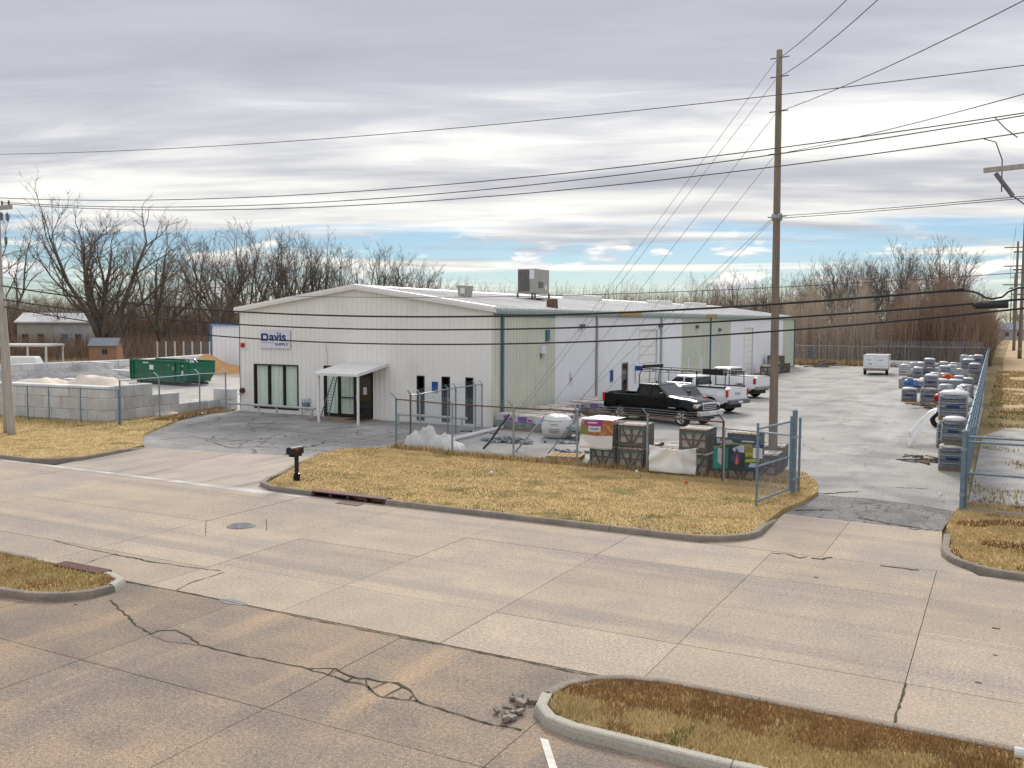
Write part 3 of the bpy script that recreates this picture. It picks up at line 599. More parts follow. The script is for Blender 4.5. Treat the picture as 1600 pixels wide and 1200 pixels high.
# ================================================================ WAREHOUSE
def wb(mb, name, m, t, **k):
    """mesh given in world coordinates, made a part of thing t (t unrotated at its base)"""
    return mb.build(name, m, t, loc=tuple(-q for q in t.location), **k)
BX0, BX1, BY0, BY1, EAVE, RIDGE = -37.05, -21.08, 37.6, 107.3, 5.55, 6.66
XC = (BX0+BX1)/2
wh = thing('warehouse', 'long white and sage metal warehouse with low gable roof and blue wall sign', 'warehouse', (XC, BY0, 0))
def roofz(x): return EAVE + (RIDGE-EAVE)*(1-abs(x-XC)/((BX1-BX0)/2))
def rib_line(a, b, pitch=.305, d=.030):
    out = []; p = math.floor(a/pitch)*pitch
    while p < b:
        for o, q in ((0,0),(.225,0),(.25,d),(.28,d),(.305,0)):
            x = p+o
            if a < x < b: out.append((x, q))
        p += pitch
    def off(x):
        r = x % pitch
        return 0 if r < .225 else (d*(r-.225)/.025 if r < .25 else (d if r < .28 else d*(.305-r)/.025))
    pts = [(a, off(a))] + out + [(b, off(b))]; res = [pts[0]]
    for p in pts[1:]:
        if p[0]-res[-1][0] > 1e-4: res.append(p)
    return res
def front_strip(mb, x0, x1, z0, ztop, Y=BY0):
    pts = rib_line(x0, x1)
    for (a, da), (b, db) in zip(pts, pts[1:]):
        za, zb = (ztop(a), ztop(b)) if callable(ztop) else (ztop, ztop)
        mb.quad((a,Y-da,z0),(b,Y-db,z0),(b,Y-db,zb),(a,Y-da,za))
def side_strip(mb, y0, y1, z0, z1, X=BX1, sgn=1, d=.03):
    pts = rib_line(y0, y1, d=d)
    for (a, da), (b, db) in zip(pts, pts[1:]): mb.quad((X+sgn*da,a,z0),(X+sgn*db,b,z0),(X+sgn*db,b,z1),(X+sgn*da,a,z1))
# front wall sheeting around real openings
OPEN = [(-35.99,-32.87,.22,2.63),(-31.16,-28.02,.03,2.66),(-25.36,-24.92,.12,2.32),(-23.92,-23.46,.12,2.32),(-22.58,-22.16,.12,2.32)]
fw = MB(); x = BX0
for a, b, z0, z1 in OPEN:
    front_strip(fw, x, a, .12, roofz)
    if z0 > .14: front_strip(fw, a, b, .12, z0)
    front_strip(fw, a, b, z1, roofz); x = b
front_strip(fw, x, BX1, .12, roofz); wb(fw, 'front_wall', 'wall_white', wh, fix=False)
fnd = MB()
for a, b in ((BX0,-31.16),(-28.02,BX1)): fnd.b2(a, b, BY0-.02, BY0+.1, -.05, .12)
wb(fnd, 'foundation', 'trim_white', wh)
# dark rooms behind the glass, so that openings have depth
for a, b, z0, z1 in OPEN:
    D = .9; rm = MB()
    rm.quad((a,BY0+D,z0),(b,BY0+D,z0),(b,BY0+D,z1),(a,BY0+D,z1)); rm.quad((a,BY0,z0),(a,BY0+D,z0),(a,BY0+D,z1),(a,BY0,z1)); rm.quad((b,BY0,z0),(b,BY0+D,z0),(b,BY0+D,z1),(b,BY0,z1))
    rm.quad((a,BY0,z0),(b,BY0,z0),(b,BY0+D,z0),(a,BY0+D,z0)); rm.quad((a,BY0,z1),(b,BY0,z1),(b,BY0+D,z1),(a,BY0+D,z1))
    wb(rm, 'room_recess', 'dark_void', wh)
GL = bpy.data.materials.new('window_glass'); GL.use_nodes = True; MATS['window_glass'] = GL
_n = GL.node_tree.nodes; _l = GL.node_tree.links; _n.remove(_n['Principled BSDF'])
_tr = _n.new('ShaderNodeBsdfTransparent'); _tr.inputs[0].default_value = (.93,.96,.95,1); _gl = _n.new('ShaderNodeBsdfGlossy'); _gl.inputs['Roughness'].default_value = .03
_lw = _n.new('ShaderNodeLayerWeight'); _lw.inputs[0].default_value = .35; _fr = _n.new('ShaderNodeMath'); _fr.operation = 'POWER'; _l.new(_lw.outputs['Facing'], _fr.inputs[0]); _fr.inputs[1].default_value = 3.0; _mx = _n.new('ShaderNodeMixShader'); _l.new(_fr.outputs[0], _mx.inputs[0]); _l.new(_tr.outputs[0], _mx.inputs[1]); _l.new(_gl.outputs[0], _mx.inputs[2]); _l.new(_mx.outputs[0], _n['Material Output'].inputs[0])
def curtain(t, x0, x1, z0, z1, seed):
    random.seed(seed); mb = MB(); n = int((x1-x0)/.035); ph = rnd(0,6); vs = []
    for i in range(n+1):
        x = x0+(x1-x0)*i/n; y = BY0+.115+.03*sin(i*1.05+ph)+.015*sin(i*.37); vs += [(x,y,z0),(x,y,z1)]
    mb.add(vs, [(2*i,2*i+2,2*i+3,2*i+1) for i in range(n)]); return wb(mb, 'curtain', 'curtain', t, fix=False, smooth=True)
def glazed(x0, x1, z0, z1, muls, rails=(), fw_=.07, curt=True, name='window'):
    fr_ = MB(); y0, y1 = BY0-.035, BY0+.08
    for x in [x0]+list(muls)+[x1-fw_]: fr_.b2(x, x+fw_, y0, y1, z0, z1)
    xs = [x0]+list(muls)+[x1-fw_]
    for i in range(len(xs)-1):
        fr_.b2(xs[i]+fw_, xs[i+1], y0+.002, y1-.002, z0, z0+fw_*1.6); fr_.b2(xs[i]+fw_, xs[i+1], y0+.002, y1-.002, z1-fw_, z1)
        for r in rails: 
            if r[0] == i: fr_.b2(xs[i]+fw_, xs[i+1], y0+.004, y1-.004, r[1], r[1]+.05)
    w = wb(fr_, name, 'bronze', wh)
    for i in range(len(xs)-1):
        g_ = MB(); g_.b2(xs[i]+fw_, xs[i+1], BY0+.02, BY0+.028, z0+fw_*1.6, z1-fw_); p_ = g_.build('pane', 'window_glass', w)
        if curt: 
            cu = curtain(wh, xs[i]+fw_, xs[i+1], z0+.16, z1-.04, i+7); cu.parent = w; cu.location = (0,0,0)
    return w
glazed(-35.99,-32.87,.22,2.63,(-34.98,-33.92))
dw = glazed(-31.16,-29.15,.03,2.66,(-30.24,),((1,1.02),))
def door_leaf(x0, x1, z0, z1, t):
    mb = MB(); mb.b2(x0, x0+.09, BY0-.03, BY0+.05, z0, z1); mb.b2(x1-.09, x1, BY0-.03, BY0+.05, z0, z1); mb.b2(x0+.09, x1-.09, BY0-.028, BY0+.048, z0, z0+.22); mb.b2(x0+.09, x1-.09, BY0-.028, BY0+.048, z1-.12, z1)
    d = wb(mb, 'door', 'bronze', t); MB().b2(x0+.09, x1-.09, BY0+.01, BY0+.02, z0+.22, z1-.12).build('pane', 'tinted_glass', d)
    MB().tube((x0+.13,BY0-.07,.9),(x0+.13,BY0-.07,1.25),.015).build('handle', 'alloy', d)
    return d
tr = MB(); tr.b2(-29.149,-28.02,BY0-.03,BY0+.06,2.30,2.66); wb(tr, 'transom', 'bronze', wh)
d = door_leaf(-29.14,-28.08,.03,2.29,wh)
MB().b2(-28.62,-28.40,BY0-.012,BY0-.004,1.25,1.62).build('notice', 'sign_white', d); MB().b2(-28.85,-28.66,BY0-.012,BY0-.004,1.72,1.82).build('notice', 'blue_sign', d); MB().b2(-28.96,-28.88,BY0-.012,BY0-.004,1.3,1.39).build('notice', 'strap_green', d)
for a, b, z0, z1 in OPEN[2:]: glazed(a, b, z0, z1, (), fw_=.05, curt=False)
# side wall bays
BAYS = [(BY0,44.28,'wall_tan'),(44.28,49.8,'wall_cool'),(49.8,61.26,'wall_cool'),(61.26,66.0,'wall_cool'),(66.0,73.3,'wall_tan'),(73.3,79.8,'wall_tan'),(79.8,94,'wall_cool'),(94,101.0,'wall_cool'),(101.0,BY1,'wall_tan')]
SO = [(54.0,54.95,2.37),(57.1,60.5,4.45),(84.5,87.7,4.45)]
for y0, y1, m in BAYS:
    mb = MB(); y = y0
    dep = .052 if m == 'wall_tan' else .03
    for a, b, h_ in SO:
        if y0 <= a < y1: side_strip(mb, y, a, .1, EAVE); side_strip(mb, a, b, h_, EAVE); y = b
    side_strip(mb, y, y1, .1, EAVE, d=dep); wb(mb, 'wall_bay', m, wh, fix=False)
mb = MB(); mb.b2(BX1-.1, BX1+.005, BY0+.11, BY1, -.05, .1); wb(mb, 'side_foundation', 'kerb', wh)
mb = MB(); mb.b2(BX0, BX0+.05, BY0, BY1, 0, EAVE); mb.b2(BX0+.06, BX1-.01, BY1-.05, BY1, 0, EAVE); wb(mb, 'far_wall', 'wall_cool', wh)
def sside(name, m, y0, y1, z0, z1, p0, p1, t=wh): mb = MB(); mb.b2(BX1+p0, BX1+p1, y0, y1, z0, z1); return wb(mb, name, m, t)
dd = sside('door', 'bronze', 54.0, 54.95, 0, 2.37, -.08, -.02); MB().b2(BX1-.02, BX1-.012, 54.15, 54.8, 1.0, 2.2).build('pane', 'tinted_glass', dd)
fr_ = MB(); fr_.b2(BX1-.08,BX1+.045,53.92,54.0,0,2.45); fr_.b2(BX1-.08,BX1+.045,54.95,55.03,0,2.45); fr_.b2(BX1-.08,BX1+.044,54.0,54.95,2.37,2.45); wb(fr_, 'door_frame', 'hvac', wh)
for a, b, h_ in SO[1:]:
    mb = MB(); mb.b2(BX1-.02,BX1+.06,a-.12,a,0,h_+.1); mb.b2(BX1-.02,BX1+.06,b,b+.12,0,h_+.1); mb.b2(BX1-.02,BX1+.058,a,b,h_,h_+.1); rd = wb(mb, 'roller_door', 'trim_white', wh)
    k = int(h_/.55)
    for i in range(k): MB().b2(BX1-.09, BX1-.04, a, b, h_*i/k+.012, h_*(i+1)/k-.012).build('door_panel', 'wall_white', rd)
    MB().b2(BX1-.12, BX1-.095, a, b, 0, h_).build('backing', 'hvac', rd)
# trim, gutter, downspouts
def rake(x0, x1, z0, z1, nm):
    mb = MB(); y0, y1 = BY0-.22, BY0+.02
    vs = []
    for x, z in ((x0,z0),(x1,z1)):
        for y, dz in ((y0,.10),(y0-.015,-.02),(y0,-.16),(y1,-.20),(y1,.12)): vs.append((x,y,z+dz))
    mb.add(vs, [(i,(i+1)%5,5+(i+1)%5,5+i) for i in range(5)]+[(0,1,2,3,4),(9,8,7,6,5)]); return wb(mb, nm, 'trim_white', wh)
rake(BX0-.16, XC, roofz(BX0)+.02, RIDGE+.06, 'rake_trim'); rake(XC, BX1+.16, RIDGE+.06, roofz(BX1)+.02, 'rake_trim')
gt = MB(); gt.prof([(BX1+.03,EAVE-.22),(BX1+.17,EAVE-.2),(BX1+.24,EAVE-.06),(BX1+.24,EAVE+.05),(BX1+.03,EAVE+.06)], 'y', BY0+.03, BY1); wb(gt, 'gutter', 'gutter_sage', wh)
st = MB(); st.b2(BX1+.032, BX1+.05, BY0, 44.28, EAVE-.36, EAVE-.225); wb(st, 'eave_trim', 'trim_teal', wh)
st = MB(); st.b2(BX1+.032, BX1+.05, 44.3, BY1, EAVE-.32, EAVE-.225); wb(st, 'eave_trim', 'gutter_sage', wh)
for a, b in ((52.9,56.8),(71.6,74.6)): sside('gutter_patch', 'timber', a, b, EAVE-.19, EAVE+.055, .10, .247)
for y, m, w in ((38.35,'trim_teal',.11),(49.8,'hvac',.10),(61.26,'gutter_sage',.10),(73.3,'trim_teal',.11),(106.9,'trim_teal',.12)): sside('downspout', m, y-w/2, y+w/2, .1, EAVE-.226, .033, .14)
sside('corner_trim', 'gutter_sage', BY1-.12, BY1+.03, .1, EAVE-.23, -.05, .05); 
mb = MB(); mb.b2(BX1-.06, BX1+.031, BY0-.034, BY0+.10, .12, EAVE-.2); wb(mb, 'corner_trim', 'wall_tan', wh)
# roof sheets with standing ribs
for s in (0, 1):
    mb = MB(); y = BY0-.2; xa, xb = (XC, BX1+.2) if s == 0 else (BX0-.2, XC)
    n = int((BY1-BY0+.3)/.61)
    za, zb = roofz(xa)+.07, roofz(xb)+.07
    for i in range(n):
        a = BY0-.2+i*.61
        for (p, q), (p2, q2) in zip(((0,0),(.5,0),(.53,.05),(.58,.05)), ((.5,0),(.53,.05),(.58,.05),(.61,0))):
            mb.quad((xa,a+p,za+q),(xb,a+p,zb+q),(xb,a+p2,zb+q2),(xa,a+p2,za+q2))
    wb(mb, 'roof_slope', 'roof_metal', wh, fix=False)
mb = MB(); mb.prof([(XC-.3,RIDGE+.05),(XC,RIDGE+.15),(XC+.3,RIDGE+.05)], 'y', BY0-.2, BY1); wb(mb, 'ridge_cap', 'trim_white', wh)
for px0, px1, py in ((890,932,462),(1020,1043,470),(1077,1097,473)):
    a, b = atX(px0, py, XC+1), atX(px1, py, XC+1)
    mb = MB(); zt = roofz(XC+1); mb.b2(XC+.4, XC+1.5, a.y, b.y, zt-.1, zt+.42); o = wb(mb, 'ridge_vent', 'trim_white', wh, bevel=.06)
# canopy
cn = MB(); x0, x1 = -29.75, -27.05
cn.add([(x0,35.1,2.44),(x1,35.1,2.44),(x1,37.57,2.84),(x0,37.57,2.84),(x0,35.1,2.32),(x1,35.1,2.32),(x1,37.57,2.72),(x0,37.57,2.72)], [(0,1,2,3),(7,6,5,4),(4,5,1,0),(5,6,2,1),(6,7,3,2),(7,4,0,3)])
cp = wb(cn, 'canopy', 'trim_white', wh)
for i in range(9):
    x = x0+.02+(x1-x0-.06)*i/8; mb = MB(); mb.add([(x,35.11,2.441),(x+.04,35.11,2.441),(x+.04,37.56,2.841),(x,37.56,2.841),(x,35.11,2.475),(x+.04,35.11,2.475),(x+.04,37.56,2.875),(x,37.56,2.875)], [(4,5,6,7),(0,1,5,4),(1,2,6,5),(2,3,7,6),(3,0,4,7)]); mb.build('rib', 'trim_white', cp)
for x in (-29.55,-27.15): MB().b2(x-.045, x+.045, 35.2, 35.29, 0, 2.335).build('post', 'trim_white', cp)
mb = MB(); mb.b2(-31.0,-27.6,35.9,BY0-.03,-.02,.025); wb(mb, 'entry_slab', 'concrete_lot', wh)
tag(MB().b2(-29.1,-28.0,36.7,37.35,.026,.04).build('door_mat', 'plastic_black'), 'black door mat under the entrance canopy', 'mat')
# fire bell, hose connection, gas meter, meter boxes, lamps, small notices on the walls
mb = MB(); mb.box((-36.72,BY0-.09,3.62), (.22,.12,.24)); o = wb(mb, 'alarm_box', 'red', wh, bevel=.02); MB().tube((-36.5,BY0-.12,3.46),(-36.5,BY0-.2,3.42),.05).build('strobe', 'lamp_clear', o)
mb = MB(); mb.tube((-36.78,BY0-.03,1.15),(-36.78,BY0-.2,1.12),.15,.13,14); o = wb(mb, 'hose_connection', 'iron_maroon', wh); MB().tube((-36.95,BY0-.06,1.0),(-37.05,BY0-.25,.9),.05).build('spout', 'chrome', o)
gm = MB(); gm.box((-32.28,BY0-.16,.55), (.34,.2,.3)); o = wb(gm, 'gas_meter', 'galv_blue', wh, bevel=.03); MB().path([(-32.5,BY0-.16,.05),(-32.5,BY0-.16,.85),(-32.32,BY0-.16,.85),(-32.32,BY0-.16,.6)],.025).build('pipe','galv',o); MB().path([(-32.16,BY0-.16,.6),(-32.16,BY0-.16,.9),(-32.05,BY0-.1,.9),(-32.05,BY0-.05,.5)],.025).build('pipe','galv',o)
mb = MB(); mb.path([(-30.9,BY0-.045,2.7),(-30.92,BY0-.045,3.3),(-30.98,BY0-.045,3.75)],.012,5); wb(mb, 'conduit', 'hvac', wh)
o = sside('meter_box', 'sign_white', 42.35, 42.85, 3.35, 3.75, .035, .2); MB().b2(BX1+.05,BX1+.1,42.52,42.68,3.1,3.345).build('conduit','hvac',o)
sside('wall_vent', 'trim_teal', 43.1, 43.45, 3.98, 4.55, .032, .12)
for y, z in ((47.65,4.72),(61.0,4.7),(69.5,4.62),(75.9,4.35)): 
    o = sside('wall_lamp', 'iron', y-.18, y+.18, z-.1, z+.12, .032, .22); MB().b2(BX1+.08,BX1+.2,y-.14,y+.14,z-.15,z-.102).build('lens','lamp_clear',o)
o = sside('extinguisher_sign', 'sign_white', 46.2, 46.5, 1.55, 2.2, .034, .05); MB().b2(BX1+.051,BX1+.056,46.25,46.4,1.75,1.9).build('mark','red',o)
sside('blue_notice', 'blue_sign', 52.05, 52.5, 1.35, 2.05, .034, .05)
o = sside('bracket_sign', 'blue_sign', 56.25, 56.3, 1.85, 2.15, .05, .55); MB().b2(BX1+.04,BX1+.07,56.26,56.29,1.0,2.2).build('post','iron',o)
for y in (67.6,70.9): sside('wall_placard', 'sign_white', y-.16, y+.16, 1.1, 2.3, .034, .05)
mb = MB(); mb.b2(-24.47,-24.13,BY0-.05,BY0-.032,1.55,2.05); wb(mb, 'blue_notice', 'blue_sign', wh)
# the company sign
sg = thing('wall_sign', 'lavender-white Davis Supply wall sign with blue lettering above the wide window', 'sign', (-34.4, BY0-.05, 3.48))
MB().b2(-1.05,1.05,-.03,.0,0,1.0).build('panel', 'sign_white', sg, bevel=.004)
def put_text(body, size, m, x, z, t, sc=(1,1), bold=0, y=-.036, ext=.003, fit=None):
    me = text_mesh(body, size, m, ext, sc, bold, fit); o = link('lettering', me, t, (x,y,z)); o.rotation_euler = (radians(90),0,0); return o
dm = MB()                                                    # the square-cut D
for a in ((-.98,-.84,.40,.80),(-.59,-.47,.46,.74),(-.839,-.53,.70,.80),(-.839,-.53,.40,.50)): dm.b2(a[0],a[1],-.04,-.032,a[2],a[3])
dm.build('letter', 'logo_navy', sg)
put_text('avıs', .52, 'logo_navy', -.40, .40, sg, bold=.016, fit=(1.16,.33))
MB().b2(.15,.24,-.04,-.032,.77,.86).build('dot', 'logo_navy', sg); MB().b2(.33,.42,-.04,-.032,.75,.84).build('dot', 'logo_navy', sg)
MB().b2(.40,.98,-.04,-.032,.395,.445).build('underline', 'logo_navy', sg); MB().b2(-.98,-.02,-.038,-.032,.30,.315).build('rule', 'logo_navy', sg)
put_text('SUPPLY', .19, 'logo_navy', .02, .16, sg, bold=.004, fit=(.92,.14))
# guard rails
def guard(label, a, b, posts, h=.46):
    A = Vector(a); t = thing('guard_rail', label, 'guard rail', A); d = Vector(b)-A
    MB().tube((0,0,h),(d.x,d.y,h),.062,n=10).build('rail', 'rail_pale', t, smooth=False)
    for k in posts: p = d*k; MB().tube((p.x,p.y,0),(p.x,p.y,h-.05),.05,n=8).build('post', 'rail_pale', t)
guard('pale pipe guard rail below the wide curtained window', (-37.25,36.95,0), (-31.15,36.85,0), (.02,.36,.57,.97))
guard('pale pipe guard rail below the three slit windows', (-26.0,36.75,0), (-22.0,36.75,0), (.03,.34,.93))
# ladder-like trellis leaning under the canopy
ld = thing('ladder', 'dark folded ladder leaning beside the entrance post', 'ladder', (-30.0,36.4,0))
for s in (-1,1): MB().tube((s*.26,-.25,0),(s*.12-.14,.85,2.1),.03,n=6).build('rail', 'iron', ld)
for i in range(14):
    k = .06+.066*i; MB().tube((-.26+(.12-.14+.14)*k-.0*k,-.25+1.1*k,2.1*k),(.26+(-.28)*k,-.25+1.1*k,2.1*k),.014,n=5).build('rung', 'iron', ld)
# roof plant
rz_ = roofz(-26.6); A = atY(810,440,51.0); B = atY(837,440,51.0); zt = atY(825,420,51.0).z
hv = thing('rooftop_unit', 'tall grey rooftop air-conditioning unit on a steel stand', 'air conditioner', ((A.x+B.x)/2, 51.9, rz_+.06))
w_ = B.x-A.x; d_ = 2.0; hb = zt-(rz_+.06)
MB().b2(-w_/2,w_/2,-d_/2,d_/2,.36,hb).build('housing', 'hvac', hv, bevel=.02)
for i in range(12): x = -w_/2+.05+(w_*.62)*i/11; MB().b2(x,x+.035,-d_/2-.03,-d_/2-.001,.45,hb-.08).build('fin', 'hvac_fin', hv)
MB().b2(w_*.17,w_*.46,-d_/2-.02,-d_/2-.002,hb-.62,hb-.06).build('label_plate', 'sign_white', hv)
MB().b2(w_/2+.001,w_/2+.05,-.5,.1,.7,1.05).build('access_panel', 'iron', hv, bevel=.02); MB().b2(w_/2+.001,w_/2+.02,.35,.6,.6,.85).build('label_plate', 'sign_white', hv)
for a, b in ((-1,-1),(1,-1),(1,1),(-1,1)): MB().b2(a*w_/2-.05,a*w_/2+.05,b*d_/2-.05,b*d_/2+.05,-.12,.358).build('leg', 'iron', hv)
MB().b2(-w_/2,w_/2,-d_/2-.02,d_/2+.02,.0,.06).build('curb', 'rust', hv)
A = atY(716,450,42.5); zr = roofz(A.x+.25)
fv = thing('roof_hood', 'small grey exhaust hood near the front of the roof', 'roof vent', (A.x+.28, 42.8, zr+.05))
mb = MB(); mb.add([(-.27,-.3,0),(.2,-.3,0),(.2,.3,0),(-.27,.3,0),(-.33,-.36,.66),(.30,-.34,.62),(.30,.34,.62),(-.33,.36,.66)], [(3,2,1,0),(4,5,6,7),(0,1,5,4),(1,2,6,5),(2,3,7,6),(3,0,4,7)]); mb.build('cowl', 'hvac', fv); MB().b2(-.1,.16,-.372,-.34,.2,.5).build('lens', 'lamp_clear', fv)
rh = thing('roof_hood', 'rusty brown exhaust hood at the roof edge', 'roof vent', (-21.6,45.0,roofz(-21.6)+.05)); MB().box((0,0,.26), (.5,.55,.55), .1, taper=.9).build('cowl', 'rust', rh, bevel=.02)
# ---------------------------------------------------------------- annex with blue trim behind
A = atY(331,540,66); B = atY(331,508.5,66); an = thing('metal_shed', 'corrugated pale metal shed with bright blue edge trim', 'shed', (A.x,66,0))
ah = B.z; aw = -37.4-A.x; ax = A.x
mb = MB(); pts = rib_line(ax, ax+aw, .61, .05)
for (a, da), (b, db) in zip(pts, pts[1:]): mb.quad((a,66-da,0),(b,66-db,0),(b,66-db,ah+.012*(b-ax)),(a,66-da,ah+.012*(a-ax)))
mb.b2(ax+.01,ax+aw,66.1,76,0,ah-.05); wb(mb, 'wall', 'wall_cool', an, fix=False)
mb = MB(); mb.add([(ax-.05,65.85,ah-.02),(ax+aw,65.85,ah+.012*aw-.02),(ax+aw,66.0,ah+.012*aw+.16),(ax-.05,66.0,ah+.16),(ax-.05,76,ah+.2),(ax+aw,76,ah+.012*aw+.2)], [(0,1,2,3),(3,2,5,4)]); wb(mb, 'roof_edge', 'tarp_blue', an)
mb = MB(); mb.b2(ax-.12,ax+.06,65.9,66.1,0,ah-.03); wb(mb, 'corner_trim', 'tarp_blue', an)

# ================================================================ STONE YARD on the left
BLK = MB().b2(-.595,.595,-.3,.3,0,.585).mesh('concrete_block', 'block'); BLKD = MB().b2(-.595,.595,-.3,.3,0,.585).mesh('concrete_block', 'block_dark')
def roughen(me, k):
    bm = bmesh.new(); bm.from_mesh(me); bmesh.ops.bevel(bm, geom=list(bm.edges), offset=.03, segments=1, affect='EDGES'); bm.to_mesh(me); bm.free()
roughen(BLK, 1); roughen(BLKD, 1)
def block_wall(label, a, b, courses, me=BLK, seed=1):
    """courses: function(distance along) -> number of courses"""
    random.seed(seed); A, B = Vector((a[0],a[1],0)), Vector((b[0],b[1],0)); d = (B-A); L = d.length; d.normalize(); rz = atan2(d.y, d.x)
    t = thing('block_wall', label, 'block wall', A, rz)
    for c in range(4):
        s = .6 if c % 2 == 0 else 0.0
        while s < L+.3:
            if c < courses(s):
                link('block', me, t, (s, rnd(-.02,.02), c*.588), rnd(-.012,.012))
            s += 1.2
    return t
fence_z = .10
block_wall('weathered three-course concrete block wall facing the road', (-50,28.95), (-38.75,30.0), lambda s: 3, seed=2)
block_wall('dark split-faced stepped block wall running back from the road', (-38.35,30.3), (-38.75,37.2), lambda s: 3 if s < 2.6 else (2 if s < 3.9 else 1), BLKD, 3)
block_wall('two-course pale block wall at the back of the stone bins', (-74.0,44), (-73.6,62), lambda s: 2, seed=4)
block_wall('far block wall running towards the blue-trimmed shed', (-73.8,62.3), (-80,79.5), lambda s: 2, seed=5)
block_wall('short low block divider between the stone heaps', (-62,45.2), (-57.2,44.6), lambda s: 1, seed=6)
block_wall('block divider standing beside the grey gravel heap', (-73,56), (-66.5,54.8), lambda s: 2 if s < 3 else 1, seed=8)
bs = thing('block_stack', 'two stacked concrete blocks beside the front corner of the building', 'block stack', (-38.3,37.75,0), .1)
for z in (0,.588): link('block', BLKD, bs, (0,0,z))
o = tag(link('concrete_block', BLK, None, (-38.9,36.6,0), .35), 'loose pale concrete block lying before the stacked pair', 'block')
tag(link('concrete_block', BLKD, None, (-66.2,67.2,0), -.3), 'grey concrete block beside the orange sand heap', 'block')
def heap(name, label, cat, c, rx, ry, h, m, seed, group=None, base=0.0):
    random.seed(seed); mb = MB(); nr, na = 9, 26; vs = [(0,0,base+h*(1+.1*rnd(-1,1)))]
    for i in range(1, nr+1):
        for k in range(na):
            a = 2*pi*k/na; q = i/nr; n_ = MN.noise(Vector((cos(a)*q*2.2+seed, sin(a)*q*2.2, seed*.3)))
            z = h*max(0,(1-q))**.95*(1+.55*n_)+h*.10*n_*(1-q); vs.append((rx*q*cos(a)*(1+.18*n_), ry*q*sin(a)*(1+.18*n_), base+max(z,-.05 if i == nr else 0)))
    fs = [(0,1+k,1+(k+1)%na) for k in range(na)] + [(1+i*na+k,1+(i+1)*na+k,1+(i+1)*na+(k+1)%na,1+i*na+(k+1)%na) for i in range(nr-1) for k in range(na)]
    mb.add(vs, fs); o = mb.build(name, m, None, smooth=True, loc=(c[0],c[1],0)); return tag(o, label, cat, group)
heap('gravel_heap', 'large grey gravel heap before the back block wall', 'gravel', (-69.5,51.6), 4.6, 3.6, 1.35, 'gravel_grey', 3)
heap('gravel_heap', 'small grey gravel heap partly behind the roadside pole', 'gravel', (-68.5,43.8), 3.3, 2.6, 1.2, 'gravel_grey', 5)
heap('gravel_heap', 'brownish gravel heap left of the green dumpster', 'gravel', (-69.5,60), 4.2, 3.2, 1.25, 'gravel_pad', 7)
heap('sand_heap', 'orange sand heap between the dumpster and the shed', 'sand', (-66.5,63.4), 4.4, 3.0, 1.5, 'sand_orange', 9)
heap('sand_heap', 'white sand filling the roadside block bin', 'sand', (-44.2,33.0), 6.6, 3.4, 2.05, 'sand', 11)
heap('sand_heap', 'low pale sand heap behind the roadside bin', 'sand', (-52,36.5), 5.5, 2.8, 1.5, 'sand', 13)
# white bagged goods beyond the dumpster
for i, (x, y) in enumerate(((-50.5,53.5),(-47.6,54.2),(-44.8,54.8))):
    mb = MB(); mb.box((0,0,.3), (2.3,1.2,.6), taper=.92); tag(mb.build('wrapped_bundle', 'film', None, bevel=.08, loc=(x,y,0), rz=rnd(-.2,.2)), 'white wrapped bundle lying between dumpster and warehouse', 'bundle', 'white bundles behind the dumpster')
# roll-off dumpster
dp = thing('dumpster', 'long green roll-off dumpster with rust scrapes and stickers', 'dumpster', (-57.1,50.75,0), radians(-5.5))
L_, W_, H_ = 7.2, 2.35, 1.78
def side_poly(): return [(-L_/2,.30),(-L_/2,H_),(L_/2,H_),(L_/2,.95),(L_/2-.55,.30)]
for s in (-1,1):
    mb = MB(); n = 5; P_ = side_poly(); vs = [(p[0], s*W_/2, p[1]) for p in P_]+[(p[0], s*(W_/2-.06), p[1]) for p in P_]
    mb.add(vs, [tuple(range(n)), tuple(range(2*n-1,n-1,-1))]+[(i,(i+1)%n,n+(i+1)%n,n+i) for i in range(n)]); sd_ = mb.build('side', 'dumpster_green', dp)
    MB().b2(-L_/2,L_/2,s*W_/2-.09,s*W_/2+.09,H_+.001,H_+.12).build('rim', 'dumpster_green', dp, bevel=.015)
    for x in (-L_/2+.08, -L_/2+.42, L_/2-1.62, L_/2-.9, L_/2-.1): MB().b2(x-.05,x+.05,min(s*(W_/2+.001),s*(W_/2+.09)),max(s*(W_/2+.001),s*(W_/2+.09)),.4 if x < L_/2-.6 else .95,H_-.01).build('rib', 'dumpster_green', sd_)
    MB().b2(-L_/2+.3,L_/2-.3,s*.75-.08,s*.75+.08,.06,.27).build('skid', 'rust', dp); MB().b2(-L_/2,L_/2-.55,s*(W_/2)-.02,s*(W_/2)+.06,.27,.40).build('bottom_rail', 'dumpster_green', dp)
MB().b2(-L_/2,-L_/2+.06,-W_/2+.07,W_/2-.07,.30,H_).build('end_wall', 'dumpster_green', dp); MB().add([(L_/2-.55,-W_/2+.07,.3),(L_/2-.55,W_/2-.07,.3),(L_/2,W_/2-.07,.95),(L_/2,-W_/2+.07,.95)], [(0,1,2,3)]).build('slope_wall', 'dumpster_green', dp); MB().b2(L_/2-.06,L_/2,-W_/2+.07,W_/2-.07,.96,H_).build('end_wall', 'dumpster_green', dp)
MB().b2(-L_/2+.07,L_/2-.6,-W_/2+.07,W_/2-.07,.31,.37).build('floor', 'rust', dp)
for x in (-2.6,2.4):
    for s in (-1,1): MB().tube((x,s*.75-.12,.11),(x,s*.75+.12,.11),.11,n=12).build('roller', 'rust', dp)
